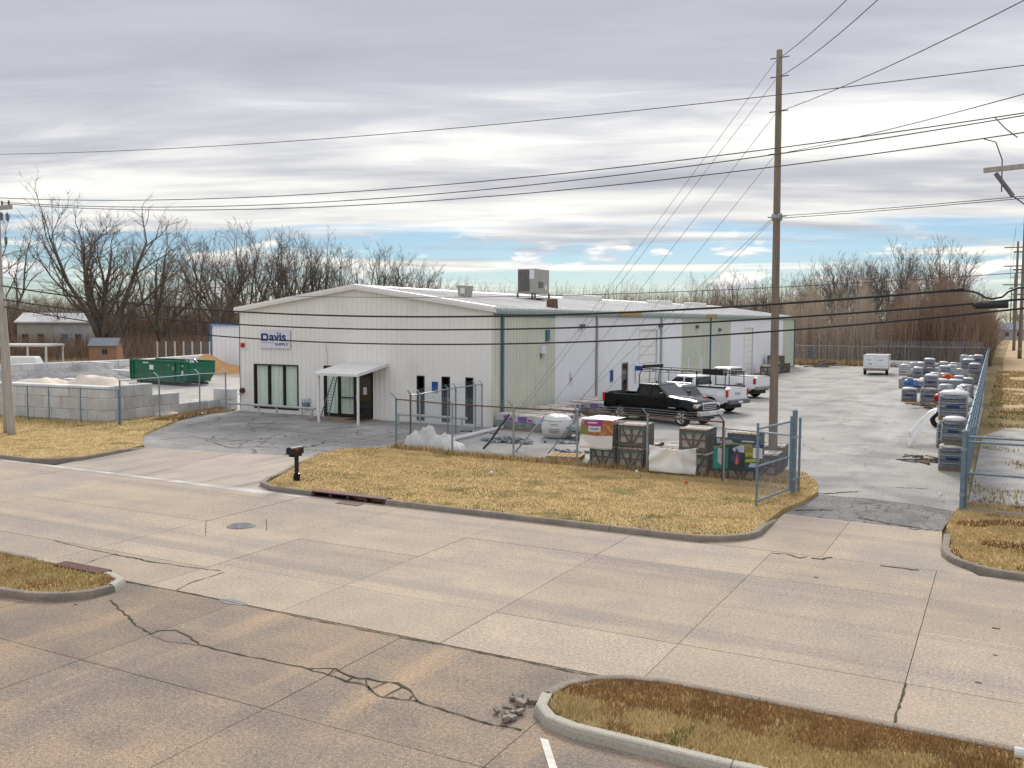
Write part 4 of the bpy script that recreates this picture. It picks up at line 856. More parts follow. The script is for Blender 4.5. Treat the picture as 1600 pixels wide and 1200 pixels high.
for x, z, w, h2, m in ((-.9,1.32,.5,.36,'sign_white'),(1.85,1.3,.32,.3,'line_yellow'),(2.75,.98,.42,.36,'sign_white'),(-1.6,1.66,.7,.09,'sign_white'),(1.2,1.52,.2,.08,'line_yellow'),(2.75,1.52,.45,.12,'gutter_sage')): MB().b2(x-w/2,x+w/2,-W_/2-.012,-W_/2-.002,z-h2/2,z+h2/2).build('sticker', m, dp)
random.seed(4)
for x0, z0, x1, z1 in ((-2.6,1.1,-1.8,.92),(-1.7,.85,-.7,1.05),(-.1,1.18,.6,1.1)): MB().add([(x0,-W_/2-.003,z0-.02),(x1,-W_/2-.003,z1-.03),(x1,-W_/2-.003,z1+.03),(x0,-W_/2-.003,z0+.03)], [(0,1,2,3)]).build('scrape', 'rust', dp)
tb = thing('refuse', 'dark bags and white sheeting heaped in the dumpster', 'refuse', (-55.0,50.6,.4))
for i in range(9):
    mb = MB(); mb.lathe([(.05,.0),(.42,.2),(.5,.5),(.4,.9),(.12,1.25)], n=10); o = mb.build('bag', random.choice(('plastic_black','film','wrap_blue','plastic_black')), tb, smooth=True, loc=(rnd(-.9,1.1),rnd(-.7,.7),rnd(.2,.5)), rz=rnd(0,3))
    o.scale = (rnd(.8,1.2),rnd(.7,1.1),rnd(.7,1.0))
# ---------------------------------------------------------------- far-left neighbours: brick outbuilding, white house, open shed
p = polar(164.5, 118); bsd = thing('brick_outhouse', 'small brick outbuilding with grey gable roof beyond the stone yard', 'outbuilding', p, radians(34))
w2, d2, h2 = 4.3, 3.2, 2.75; bsd.scale = (.72,.72,.70)
MB().b2(-w2/2,w2/2,-d2/2,d2/2,-.1,h2).build('wall', 'brick_wall', bsd)
MB().prof([(-d2/2-.25,h2-.08),(0,h2+1.15),(d2/2+.25,h2-.08),(d2/2+.25,h2+.05),(0,h2+1.3),(-d2/2-.25,h2+.05)], 'x', -w2/2-.15, w2/2+.15).build('roof', 'shingle', bsd)
MB().prof([(-d2/2,h2),(d2/2,h2),(0,h2+1.1)], 'x', w2/2-.1, w2/2).build('gable', 'brick_wall', bsd)
wf = MB().b2(-.1,.75,-d2/2-.05,-d2/2-.001,1.35,2.25).build('window_frame', 'trim_teal', bsd)
for a in ((-.04,.29),(.36,.69)): MB().b2(*a,-d2/2-.06,-d2/2-.051,1.42,2.18).build('pane', 'dark_glass', wf)
p = polar(96, 150); ws = thing('white_house', 'weathered white house with low pale roof among the bare trees', 'house', p, radians(36))
ws.scale = (.70,.8,.95); MB().b2(-7,7,-4,4,-.1,4.7).build('wall', 'house_white', ws); MB().prof([(-4.5,4.65),(0,6.0),(4.5,4.65),(4.5,4.85),(0,6.2),(-4.5,4.85)], 'x', -7.4, 7.4).build('roof', 'roof_metal', ws)
wd = MB().b2(1.4,2.7,-4.06,-4.001,0,3.0).build('door', 'trim_teal', ws); MB().b2(-7.01,-.2,-4.05,-4.001,.1,4.4).build('cladding', 'hvac', ws)
for x in (-5.5,-2.5,4.7): MB().b2(x-.6,x+.6,-4.12,-4.06,1.6,3.0).build('window', 'dark_glass', ws)
p = polar(55, 120); cpn = thing('open_carport', 'open carport with flat white roof on posts', 'carport', p, radians(32))
cpn.scale = (.8,.8,.74); MB().b2(-5.4,2.8,-3,3,2.55,2.85).build('roof', 'trim_white', cpn)
for x in (-5.2,-2.5,.1,2.6):
    for y in (-2.8,2.8): MB().b2(x-.1,x+.1,y-.1,y+.1,-.1,2.548).build('post', 'trim_white', cpn)
MB().b2(-5.0,-3.6,-2.9,-2.85,1.9,2.5).build('side_board', 'magenta', cpn)
p = polar(35, 112); tag(MB().box((0,0,.55), (3.8,1.6,.9), taper=.8).build('covered_boat', 'vinyl_white', None, bevel=.15, loc=p, rz=.5), 'low white covered boat beside the carport posts', 'boat')
p = polar(285, 112); sc_ = thing('screen_fence', 'overgrown pale lattice screen fence behind the block wall', 'fence', p, radians(28))
for i in range(7): MB().b2(-3+i,-3+i+.16,-.06,.06,-.1,2.5).build('post', 'crate_top', sc_)
for x0, x1 in ((-2.8,-1.2),(.2,1.0),(1.2,3.0)): MB().b2(x0,x1,-.02,.02,.2,2.4).build('panel', 'crate_wood', sc_)
# ================================================================ FENCES
def mesh_panel(mb, a, b, z0, z1, sp=.075, r=.0019):
    a, b = Vector(a), Vector(b); d = b-a; L = d.length; d.normalize(); h = z1-z0; up = Vector((0,0,1)); nr = d.cross(up)
    s = -h
    while s < L:
        for sg in (1,-1):
            t0, t1 = max(0, -s/h), min(1, (L-s)/h)
            if t1 > t0+.02:
                A = a+d*(s+h*t0 if sg > 0 else s+h*t0)+up*(z0+(h*t0 if sg > 0 else h*(1-t0))); B = a+d*(s+h*t1)+up*(z0+(h*t1 if sg > 0 else h*(1-t1)))
                e = (B-A).normalized(); q = e.cross(nr); o = len(mb.v)
                for P in (A, B):
                    for k in range(3): mb.v.append(tuple(P+(nr*cos(k*2.0944)+q*sin(k*2.0944))*r))
                mb.f += [(o,o+1,o+4,o+3),(o+1,o+2,o+5,o+4),(o+2,o,o+3,o+5)]; mb.m += [0,0,0]
        s += sp
def fence(label, pts, h, m='galv', mw='mesh_wire', rail=None, posts=None, arms=None, pr=.038, barb=True, sp=.075, wr=.0019, z0=.0, toprail=True):
    """pts: ground line; a post stands at every point"""
    P = [Vector((p[0],p[1],0)) for p in pts]; t = thing('chain_link_fence', label, 'fence', P[0]); O = P[0]
    ms = MB()
    for i, p in enumerate(P):
        q = p-O; MB().tube((q.x,q.y,-.08),(q.x,q.y,z0+h+.04),pr,n=8).build('post', (posts(i) if posts else m), t)
        if arms:
            ax, ay, az = arms; MB().tube((q.x,q.y,z0+h+.03),(q.x+ax,q.y+ay,z0+h+az),.02,n=6).build('barb_arm', (posts(i) if posts else m), t)
    for a, b in zip(P, P[1:]):
        a, b = a-O, b-O; mesh_panel(ms, a, b, z0+.05, z0+h-.02, sp, wr)
        if toprail: MB().tube((a.x,a.y,z0+h),(b.x,b.y,z0+h),.026,n=7).build('top_rail', rail or m, t)
        if barb and arms:
            for k in (.35,.68,1.0):
                o_ = Vector((arms[0]*k, arms[1]*k, z0+h+arms[2]*k)); mm = (a+b)/2+o_-Vector((0,0,.02))
                MB().path([a+o_,mm,b+o_], .005, 4).build('barbed_strand', mw, t)
    o = ms.build('link_mesh', mw, t, fix=False); o['kind'] = 'stuff'; return t
rusty = lambda i: ('galv_blue','galv','galv','rust','galv','galv','rust')[i % 7]
fence('front chain-link fence with rusty top rail before the crates', [(-20.95,29.6),(-17.9,28.85),(-15.3,28.78),(-12.8,28.72),(-10.2,28.5),(-7.55,27.95)], 1.93, rail='rust', posts=lambda i: 'galv_blue' if i == 0 else ('rust' if i == 5 else 'galv'), arms=(-.10,-.22,.26))
fence('short chain-link panel between rusty post and gate hinge post', [(-7.5,27.9),(-5.32,27.12)], 1.75, barb=False, posts=lambda i: 'galv', pr=.03)
fence('chain-link side fence running from front corner to the building', [(-20.75,30.3),(-20.68,30.85),(-21.2,33.8),(-21.35,34.7),(-21.4,36.5),(-21.45,37.2)], 2.05, m='galv', posts=lambda i: ('rust','galv','galv_blue','galv_blue','galv','galv')[i], arms=(-.14,.0,.18))
RF = [(-.85,27.0)]+[(-.85-.0095*3.05*k-.00012*(k*3.05)**1.0, 27.0+3.05*k) for k in range(1,31)]
fence('long steel-blue chain-link fence dividing yard from roadside', RF, 2.05, 'galv_blue', 'mesh_wire_blue', arms=(.22,0,.24), pr=.045, sp=.06, wr=.0036)
RF2 = [RF[-1]]+[(-1.9-.005*k*6, RF[-1][1]+6*k) for k in range(1,14)]
fence('far continuation of the blue fence beside the woods', RF2, 2.4, 'galv_blue', 'mesh_wire_blue', pr=.05, sp=.10, wr=.006)
bf = fence('back fence topped with razor coils against the woods', [(-22.5,113.4),(-19.9,113.3),(-17.1,113.2),(-13.6,113.9),(-10.2,114.9),(-7.2,114.6),(-4.4,114.3),(-1.9,116)], 2.25, 'galv', 'mesh_wire', posts=lambda i: 'galv_blue', sp=.11, wr=.005)
sl_ = MB(); s_ = 0.0
while s_ < 88:
    k_ = s_/3.05; x_ = -.85-.0095*3.05*k_-.00012*(k_*3.05); y_ = 27.0+s_; sl_.box((0-.85+.85+x_+.85,y_-27.0,1.04),(.008,.052,1.9),rnd(-.15,.15)); s_ += .085
rfo = [o for o in C.objects if o.get('label','').startswith('long steel-blue')][0]; q = sl_.build('privacy_slats','slat_blue',rfo,fix=False); q['kind'] = 'stuff'
rc = MB(); pts_ = []
for i in range(520):
    k = i/519; pts_.append(Vector((-13.4+11.3*k+22.5, 113.95+ (.9*min(k*3,1)) - 113.4 + .33*cos(i*.75), 2.62+.33*sin(i*.75))))
rc.path(pts_, .012, 3); rc.build('razor_coil', 'galv', bf)
fence('low chain-link fence before the roadside block wall', [(-47,27.95),(-45.3,28.15),(-43.7,28.3),(-42.05,28.48),(-40.7,28.66),(-38.7,28.9),(-36.3,29.1)], 1.62, 'galv_blue', 'mesh_wire', barb=False, z0=.09, pr=.032)
fence('chain-link fence with leaning barb arms beside the stepped blocks', [(-36.25,29.15),(-36.7,31.8),(-37.35,35.0),(-37.25,36.75)], 2.05, 'galv', 'mesh_wire', arms=(-.22,-.12,.26), z0=.09, posts=lambda i: 'galv_blue' if i == 0 else 'galv')
# gate leaves
def gate(label, a, b, z0, h, mids, m='galv_blue'):
    A, B = Vector((a[0],a[1],0)), Vector((b[0],b[1],0)); d = B-A; t = thing('gate_leaf', label, 'gate', A)
    for k in (0,1): MB().tube((d.x*k,d.y*k,z0-.15*(1-k)),(d.x*k,d.y*k,z0+h+.16),.034,n=8).build('stile', m, t)
    for z in [0]+list(mids)+[1]: MB().tube((0,0,z0+h*z),(d.x,d.y,z0+h*z),.03,n=8).build('rail', m, t)
    ms = MB(); mesh_panel(ms, (0,0,0), d, z0+.03, z0+h-.03); o = ms.build('link_mesh', 'mesh_wire', t, fix=False); o['kind'] = 'stuff'; return t
gl = gate('open gate leaf standing on the grass by the tall wooden pole', (-5.72,24.6), (-5.32,26.95), .22, 1.95, (.48,))
gr = gate('open gate leaf swung out over the roadside grass', (-.78,26.92), (3.3,26.7), .10, 1.92, (.5,.93))
for (x,y,h_,r_,lb) in ((-5.25,27.1,2.45,.07,'thick steel gate post beside the leaning leaf'),(-5.14,27.3,2.2,.035,'thin steel post just behind the thick gate post'),(-.86,26.8,2.15,.06,'steel gate post at the head of the long blue fence')):
    t = thing('gate_post', lb, 'post', (x,y,0)); MB().tube((0,0,-.05),(0,0,h_),r_,n=10).build('shaft','galv_blue',t); MB().lathe([(r_+.008,h_-.02),(r_+.008,h_+.02),(.01,h_+.07)],n=10).build('cap','galv_blue',t)
    for z in (.5,1.7): MB().tube((0,0,z-.04),(0,0,z+.04),r_+.014,n=10).build('hinge_band','galv',t)
c = G(1184,797); sn = thing('entry_sign', 'small blue and white notice hung on the gate leaf', 'sign', (-5.74,24.75,1.45)); sn.scale = (.72,1,.72); MB().b2(-.19,.19,-.035,-.028,.26,.40).build('header','logo_navy',sn); MB().b2(-.17,.17,-.034,-.028,-.12,.258).build('panel','sign_white',sn)
o = put_text('Davis', .1, 'sign_white', -.12, .29, sn, y=-.038, ext=.001)
for i in range(4): MB().b2(-.12,.12,-.037,-.0345,.17-.07*i,.185-.07*i).build('text_line','galv',sn)
# loose leaning pipes in the yard
for (a, b, r_, m, lb) in (((755,702),(796,647),.045,'plastic_black','bent black pipe leaning in the yard behind the front fence'),((806,706),(851,649),.035,'galv','grey pipe leaning towards the white bulk bag'),((856,710),(895,660),.022,'iron','thin dark rod leaning beside the bulk bag')):
    A = G(*a); B = atY(b[0], b[1], A.y+.3); t = MB().path([A+Vector((0,0,.02)), A.lerp(B,.25)-Vector((0,0,.06 if r_ > .04 else 0)), A.lerp(B,.6), B], r_, 8); tag(t.build('leaning_pipe', m, None, smooth=True), lb, 'pipe')
A, B = G(706,690), G(788,670); d = B-A; t = thing('white_gutter_pipe', 'long white gutter length lying on the ground by the corner', 'gutter', A, atan2(d.y,d.x)); MB().b2(0,d.length,-.06,.06,.05,.16).build('length','trim_white',t,bevel=.02)
for x in (.3,d.length-.3): MB().b2(x-.06,x+.06,-.12,.12,0,.049).build('bearer','timber',t)

# ================================================================ CRATES, BANNERS
def make_crate(w=.93, d=1.05, h=.70):
    t = thing('crate', '', 'crate', (0,0,0)); p = .075
    MB().b2(-w/2+.05,w/2-.05,-d/2+.05,d/2-.05,.1,h-.06).build('stone_fill', 'crate_fill', t, bevel=.03)
    for sx in (-1,1):
        for sy in (-1,1): MB().box((sx*(w/2-p/2),sy*(d/2-p/2),h/2), (p,p,h)).build('corner_post','crate_wood',t)
    for sy in (-1,1):
        y = sy*(d/2-.012)
        for z in (.05,h-.05): MB().box((0,y,z), (w-2*p-.004,.03,.085)).build('rail','crate_wood',t)
        MB().box((0,y-sy*.001,h/2), (.075,.028,h-.19)).build('slat','crate_wood',t)
        for s in (-1,1): MB().box((s*w*.215,y-sy*.004,h/2), (.062,.024,h*.92), ry=s*.50).build('brace','crate_wood',t)
        MB().box((0,y-sy*.006,h*.52), (w-2*p-.004,.02,.05)).build('slat','crate_wood',t)
        MB().b2(-w/2-.001,w/2+.001,y+(.016 if sy > 0 else -.022),y+(.022 if sy > 0 else -.016),h-.14,h-.115).build('strap','strap_green',t)
    for sx in (-1,1):
        for k in range(5): MB().box((sx*(w/2-.012),-d/2+.2+(d-.4)*k/4,h/2), (.026,.085,h-.03), rx=rnd(-.03,.03)).build('slat','crate_wood',t)
        MB().b2(sx*(w/2+.004)-.003,sx*(w/2+.004)+.003,-d/2,d/2,h-.14,h-.115).build('strap','strap_green',t)
    for k in range(5): MB().box((-w/2+.1+(w-.2)*k/4,0,h+.012), (.15,d+.02,.022), rz=rnd(-.02,.02)).build('top_board','crate_top',t)
    for s in (-1,1): MB().box((0,s*d*.36,h+.034), (w+.02,.09,.02)).build('cross_batten','crate_top',t)
    for sx in (-1,0,1): MB().box((sx*(w/2-.06),0,-.025), (.1,d,.05)).build('runner','crate_wood',t)
    return t
random.seed(21); CR0 = make_crate(); used = [False]
def crate(x, y, z, label, group=None, rz=0.0, sc=None):
    o = CR0 if not used[0] else copy_tree(CR0); used[0] = True
    o.location = (x,y,z+.05); o.rotation_euler.z = rz+rnd(-.03,.03); o['label'] = label
    if group: o['group'] = group
    if sc: o.scale = sc
    return o
CH = .79
crate(-11.93,29.4,.0,'slatted wooden stone crate directly under the fruit-coloured banner, at ground level')
crate(-10.93,29.4,.0,'slatted wooden stone crate at the foot of the taller bare stack')
crate(-11.93,29.45,CH,'slatted wooden stone crate draped with the fruit-coloured banner')
crate(-10.93,29.42,CH,'bare slatted crate with green strap on top beside the fruit-coloured banner')
for x in (-11.95,-10.95): crate(x,30.55,.0,'wooden stone crate behind the banner-draped stack','crates behind the banner-draped stack')
for i, x in enumerate((-9.75,-8.72)): crate(x,29.25,.0,'wooden stone crate hung with the plain white banner','crates behind the plain white banner',sc=(1.1,1,1))
crate(-8.75,29.3,CH,'single crate standing on top behind the plain white banner')
for x, y in ((-9.7,30.4),(-8.6,30.45),(-9.65,31.55),(-8.55,31.6)): crate(x,y,0,'low wooden crate in the rows behind the plain white banner','low crates behind the plain white banner')
crate(-7.1,28.95,.0,'lower wooden crate behind the navy printed banner'); crate(-7.1,28.98,CH,'upper wooden crate behind the navy printed banner')
crate(-6.75,30.2,.0,'crate behind the navy banner, next to the wooden pole',rz=.05); crate(-6.8,31.35,.12,'crate at the far end of the row by the wooden pole',rz=.05)
def cloth(name, m, fn, nu, nv, parent):
    mb = MB(); vs = [fn(i/nu, j/nv) for j in range(nv+1) for i in range(nu+1)]; w = nu+1
    mb.add(vs, [(j*w+i,j*w+i+1,(j+1)*w+i+1,(j+1)*w+i) for j in range(nv) for i in range(nu)]); o = mb.build(name, m, parent, smooth=True, fix=False)
    q = o.modifiers.new('thick','SOLIDIFY'); q.thickness = .003; return o
# plain white banner sagging on the fence
wbn = thing('white_banner', 'blank creased white banner tied across the crates', 'banner', (-9.27,28.32,.1))
def f1(u, v):
    sag = .10*(1-(2*u-1)**2); top = .93-sag*1.1
    z = .06+(top-.06)*v; y = -.05-.03*sin(9*u+3*v)*v-.022*sin(14*(u-.5)*(v+.3))-.02*sin(22*v*(abs(u-.5)+.2)); return (-.78+1.56*u, y, z)
cloth('sheet','vinyl_white',f1,36,22,wbn)
# navy printed banner
nb = thing('printed_banner', 'navy printed Kasco banner with waterfall and fire pictures', 'banner', (-7.12,28.15,.42))
def f2(u, v): return (-.78+1.42*u, .18*u-.03+.012*sin(8*u+2*v), 1.02*v)
cloth('sheet','vinyl_navy',f2,20,12,nb)
def patch(poly, m, off, name='print'):
    P2 = []
    for i in range(len(poly)):
        a, b = poly[i], poly[(i+1)%len(poly)]
        for k in range(4): P2.append((a[0]+(b[0]-a[0])*k/4, a[1]+(b[1]-a[1])*k/4))
    mb = MB(); mb.add([tuple(Vector(f2(u,v))+Vector((0,-off,0))) for u, v in P2], [tuple(range(len(P2)))]); return mb.build(name, m, nb, fix=False)
mat('print_teal',(.0,.22,.16),(.02,.32,.25),5,.4); mat('print_sky',(.42,.46,.62),(.55,.6,.72),4,.4); mat('print_fire',(.75,.05,.16),(.8,.18,.04),9,.4); mat('print_lime',(.42,.48,.03),(.25,.30,.03),6,.4); mat('print_leaf',(.12,.16,.03),(.30,.26,.06),8,.4); mat('print_black',(.012,.012,.016),None,rough=.4)
wave = [(u, .70-.06*cos(u*pi*2.0+.5)+.10*u) for u in [i/14 for i in range(15)]]
patch([(0,.03),(.32,.03),(.32,.70),(.2,.68),(.1,.69),(0,.74)],'print_teal',.006)
patch([(.09,.18),(.2,.16),(.21,.64),(.1,.66)],'print_sky',.008); patch([(.33,.10),(.67,.10),(.67,.82),(.5,.74),(.33,.70)],'print_black',.006)
patch([(.40,.66),(.46,.56),(.50,.70),(.54,.58),(.66,.55),(.66,.81),(.52,.75)],'print_sky',.008); patch([(.47,.20),(.54,.20),(.53,.36),(.505,.52),(.485,.36)],'print_fire',.008)
patch([(.68,.42),(.98,.42),(.98,.72),(.80,.84),(.68,.84)],'print_leaf',.006); patch([(.68,.46),(.98,.50),(.98,.58),(.68,.56)],'print_lime',.008); patch([(.68,.26),(.98,.30),(.98,.40),(.68,.36)],'print_lime',.007); patch([(.74,.13),(.95,.13),(.90,.25),(.80,.26)],'print_sky',.008)
mb = MB(); vs = []
for u, v in wave: vs += [tuple(Vector(f2(u,v))+Vector((0,-.009,0))), tuple(Vector(f2(u,v+.035))+Vector((0,-.009,0)))]
mb.add(vs, [(2*i,2*i+2,2*i+3,2*i+1) for i in range(14)]); mb.build('swoosh','print_lime',nb,fix=False)
o = put_text('Kasco.', .17, 'sign_white', -.66, .86, nb, (1.1,1.0), .006, y=-.05, ext=.001); o.rotation_euler.z = .126
for u0, u1, v, w_ in ((.08,.36,.83,.012),(.16,.28,.785,.01),(.60,.86,.90,.018)): patch([(u0,v-w_),(u1,v-w_),(u1,v+w_),(u0,v+w_)],'sign_white',.010,'text_line')
# fruit-coloured banner thrown over a crate
fb = thing('draped_banner', 'white banner printed magenta and orange, thrown over a crate', 'banner', (-12.0,28.9,.0))
mat('print_fruit',(.50,.13,.03),(.30,.10,.04),9,.45,c3=(.55,.36,.08),s3=7,m3=(.5,.62)); mat('print_green',(.16,.20,.05),(.28,.26,.06),8,.45)
ztop = 2*CH+.12
def f3(u, v):           # v 0 bottom edge .. 1 back edge on the crate top
    sk = .12*(1-v); x = -.62+1.12*u+sk*.0-.10*(1-v)*(1-u)
    if v < .62: q = v/.62; return (x, -.12-.05*q*0-.22*(1-q)*.5, ztop-1.0+1.0*q+.015*sin(7*u+5*v))
    q = (v-.62)/.38; return (x+.08*q, -.12+1.0*q, ztop+.015*sin(6*u)+.02*q)
cloth('sheet','vinyl_white',f3,22,20,fb)
def patch3(u0,u1,v0,v1,m,off=.008,name='print'):
    mb = MB(); n = 6; vs = []
    for j in range(n+1):
        for i in range(n+1): vs.append(tuple(Vector(f3(u0+(u1-u0)*i/n, v0+(v1-v0)*j/n))+Vector((0,-off,.002))))
    mb.add(vs, [(j*(n+1)+i,j*(n+1)+i+1,(j+1)*(n+1)+i+1,(j+1)*(n+1)+i) for j in range(n) for i in range(n)]); mb.build(name,m,fb,fix=False)
patch3(.0,1,.28,.60,'print_fruit'); patch3(.0,.3,.28,.46,'print_green',.010); patch3(.10,.66,.49,.60,'magenta',.012); patch3(.24,.62,.36,.47,'sign_white',.012); patch3(.2,.5,.53,.56,'sign_white',.014,'text_line'); patch3(.3,.56,.405,.43,'strap_green',.014,'text_line')
c = G(884,718); fp = thing('flat_pallet', 'empty timber pallet lying flat in the front corner of the yard', 'pallet', (c.x,c.y,0), radians(12))
for i in range(7): MB().b2(-.62+.18*i,-.62+.18*i+.15,-.5,.5,.155,.178).build('deck_board','timber',fp)
for y in (-.45,0,.45): MB().b2(-.62,.61,y-.05,y+.05,.02,.154).build('stringer','pallet_wood',fp)
for i in range(3): MB().b2(-.6+.5*i,-.45+.5*i,-.5,.5,.0,.019).build('base_board','pallet_wood',fp)
# heaped white sheeting by the corner post, broken slate, wood offcuts
random.seed(8)
def lump(name, m, pts, parent=None, seed=1, sub=2):
    """one smooth lumpy body round a chain of (x,y,z,r) blobs"""
    me = bpy.data.metaballs.new(name); me.resolution = .055; me.threshold = .35
    for x, y, z, r in pts: e = me.elements.new(); e.co = (x,y,z); e.radius = r
    o = bpy.data.objects.new(name, me); C.objects.link(o); dg = bpy.context.evaluated_depsgraph_get(); dg.update()
    ms = bpy.data.meshes.new_from_object(o.evaluated_get(dg)); bpy.data.objects.remove(o)
    for v in ms.vertices:
        n_ = MN.noise(Vector((v.co.x*1.6,v.co.y*1.6,v.co.z*3)))*.12-abs(MN.noise(Vector((v.co.x*2.6+seed,v.co.y*2.6,v.co.z*5))))*.13; v.co += v.normal*n_; v.co.z = max(v.co.z, 0.0)
    ms.materials.clear(); ms.materials.append(MATS[m]); ms.polygons.foreach_set('use_smooth',[True]*len(ms.polygons))
    q = bpy.data.objects.new(name, ms); C.objects.link(q); q.parent = parent; return q
c = G(672,700)
def crumple(seed, blobs, nx, ny, sx, sy):
    mb = MB(); vs = []
    for j in range(ny+1):
        for i in range(nx+1):
            x, y = -sx+2*sx*i/nx, -sy+2*sy*j/ny; e = 0
            for bx, by, r_, h_ in blobs: e = max(e, h_*max(0, 1-((x-bx)**2+((y-by)*1.3)**2)/r_**2)**.5)
            q = Vector((x*2.3+seed, y*2.3, seed)); f = abs(MN.noise(q))*.9+abs(MN.noise(q*2.1))*.55+abs(MN.noise(q*4.3))*.25
            k = MN.noise(Vector((x*3,y*3,seed+5)))*.06; vs.append((x+k, y+k*.7, max(.004, e*(1.12-.75*f)+.02*(e > 0))))
    fs = [(j*(nx+1)+i,j*(nx+1)+i+1,(j+1)*(nx+1)+i+1,(j+1)*(nx+1)+i) for j in range(ny) for i in range(nx)]
    fs = [q for q in fs if max(vs[k][2] for k in q) > .012]; mb.add(vs, fs); return mb
tp = crumple(3, [(-.75,.05,.62,.62),(-.3,.12,.42,.86),(.15,.0,.45,.52),(.55,.05,.42,.58),(1.0,.0,.45,.30)], 66, 34, 1.6, .8).build('plastic_sheet','film',None,smooth=False); tp.location = (c.x,c.y+.25,0); tag(tp, 'crumpled heap of white plastic sheeting beside the corner post', 'plastic sheet')
c = G(790,690); sp_ = thing('slate_pile', 'heap of broken blue-grey slate pieces on the yard floor', 'stone pile', (c.x,c.y,0))
SH = [MB().box((0,0,0),(rnd(.14,.3),rnd(.1,.22),rnd(.03,.07)),rx=rnd(-.5,.5),ry=rnd(-.5,.5)).mesh('slate','stone_blue') for _ in range(8)]
for i in range(95):
    a = rnd(0,6.28); q = rnd(0,1)**.6; link('slate', random.choice(SH), sp_, (1.25*q*cos(a)+.2, .55*q*sin(a), .05+.17*(1-q)*rnd(.3,1)), rnd(0,6))
for (px,py,n,lb) in ((880,693,14,'scatter of blue-grey slate beside the white bulk bag'),(893,707,10,'scatter of blue-grey slate near the flat pallet'),(750,676,12,'thin scatter of slate chips by the white gutter length')):
    c = G(px,py); t = thing('slate_scatter', lb, 'stone scatter', (c.x,c.y,0))
    for i in range(n): link('slate', random.choice(SH), t, (rnd(-.9,.9),rnd(-.25,.25),.04), rnd(0,6))
# ---------------------------------------------------------------- paver pallets by the wall
def make_paver(v):
    t = thing('paver_pallet', '', 'pallet', (0,0,0))
    for y in (-.42,0,.42): MB().b2(-.5,.5,y-.05,y+.05,0,.10).build('stringer','pallet_wood',t)
    MB().b2(-.52,.52,-.5,.5,.101,.13).build('deck','pallet_wood',t)
    for k in range(4): MB().b2(-.49,.49,-.47,.47,.132+k*.135,.132+k*.135+.13).build('paver_layer','stone_blue' if v != 1 else 'gravel_grey',t,bevel=.012)
    MB().b2(-.515,.515,-.495,.495,.40,.70).build('cover','wrap_white',t,bevel=.03); MB().b2(-.5,.5,-.48,.48,.701,.72).build('top_sheet','crate_top',t)
    for s in (-1,1):
        MB().b2(-.32 if v else -.1,.12,s*.497-.004,s*.497+.004,.43,.66).build('print','purple',t); MB().b2(.16,.38,s*.497-.004,s*.497+.004,.45,.55).build('print','magenta',t)
        MB().b2(s*.517-.004,s*.517+.004,-.25,.1,.43,.66).build('print','purple',t)
        if v == 2: MB().b2(-.45,-.36,s*.497-.004,s*.497+.004,.15,.5).build('flap','film',t); MB().b2(.38,.46,s*.497-.004,s*.497+.004,.13,.5).build('flap','film',t)
    MB().b2(-.02,.02,-.502,-.4975,.13,.42).build('strap','strap_green',t)
    return t
random.seed(31); PV = [make_paver(i) for i in range(3)]; pu = [0,0,0]
def paver(x, y, k, label, group, rz=0):
    o = PV[k] if not pu[k] else copy_tree(PV[k]); pu[k] = 1; o.location = (x,y,0); o.rotation_euler.z = rz+rnd(-.06,.06); o['label'] = label; o['group'] = group
for j in range(6):
    for i in range((3,3,2,2,1,1)[j]):
        paver(-20.25+1.13*i+.04*j, 37.75+1.22*j-.25*i, random.choice((0,1,2)), 'purple-printed white wrapped paver pallet in the block beside the sage wall', 'paver pallets beside the sage wall', .05)
for x, y in ((-20.1,45.6),(-18.95,45.4),(-20.0,47.0),(-20.0,48.3)): paver(x, y, 1, 'wrapped paver pallet behind the black pickup tailgate', 'paver pallets behind the black pickup')
def bulk_bag(label, x, y, s, seed, open_=False):
    t = thing('bulk_bag', label, 'bulk bag', (x,y,0), rnd(0,1)); mb = MB(); n = 28; pr = [(.30,0),(.50,.05),(.60,.22),(.62,.45),(.57,.68),(.48,.82),(.34,.90),(.12,.93)]; vs = []
    for r_, z in pr:
        for k in range(n):
            a = 2*pi*k/n; sq = 1/max(abs(cos(a)),abs(sin(a)))**.45; n_ = MN.noise(Vector((cos(a)*2+seed,sin(a)*2,z*3)))
            vs.append((r_*sq*cos(a)*(1+.07*n_)*s, r_*sq*sin(a)*(1+.07*n_)*s, z*s*(1+.05*n_)))
    mb.add(vs, [(i*n+k,i*n+(k+1)%n,(i+1)*n+(k+1)%n,(i+1)*n+k) for i in range(len(pr)-1) for k in range(n)]+[tuple(range((len(pr)-1)*n,len(pr)*n))]); mb.build('bag','film',t,smooth=True)
    for sx, sy in ((1,1),(-1,1),(1,-1),(-1,-1)): MB().path([(sx*.35*s,sy*.35*s,.82*s),(sx*.42*s,sy*.38*s,1.05*s),(sx*.25*s,sy*.3*s,.93*s)],.02,5).build('lifting_loop','film',t)
    MB().path([(.62*s*cos(a_/8*pi*2)*1.02,.62*s*sin(a_/8*pi*2)*1.02,.72*s) for a_ in range(9)],.012,4).build('strap','strap_green',t)
    return t
b1 = bulk_bag('plump white bulk bag with printed lines, standing before the paver pallets', -16.85, 35.75, 1.08, 4); b1.rotation_euler.z = .2
for z, w_ in ((.62,.34),(.42,.5),(.34,.46),(.27,.42)): MB().b2(-w_/2,w_/2,-.685,-.672,z,z+.025).build('text_line','iron',b1)
bulk_bag('slumped white bulk bag spilling dark slate beside the plank', -15.6, 36.2, .98, 9)
c = thing('slate_scatter', 'dark slate spilling from the slumped bulk bag', 'stone scatter', (-15.75,35.35,0))
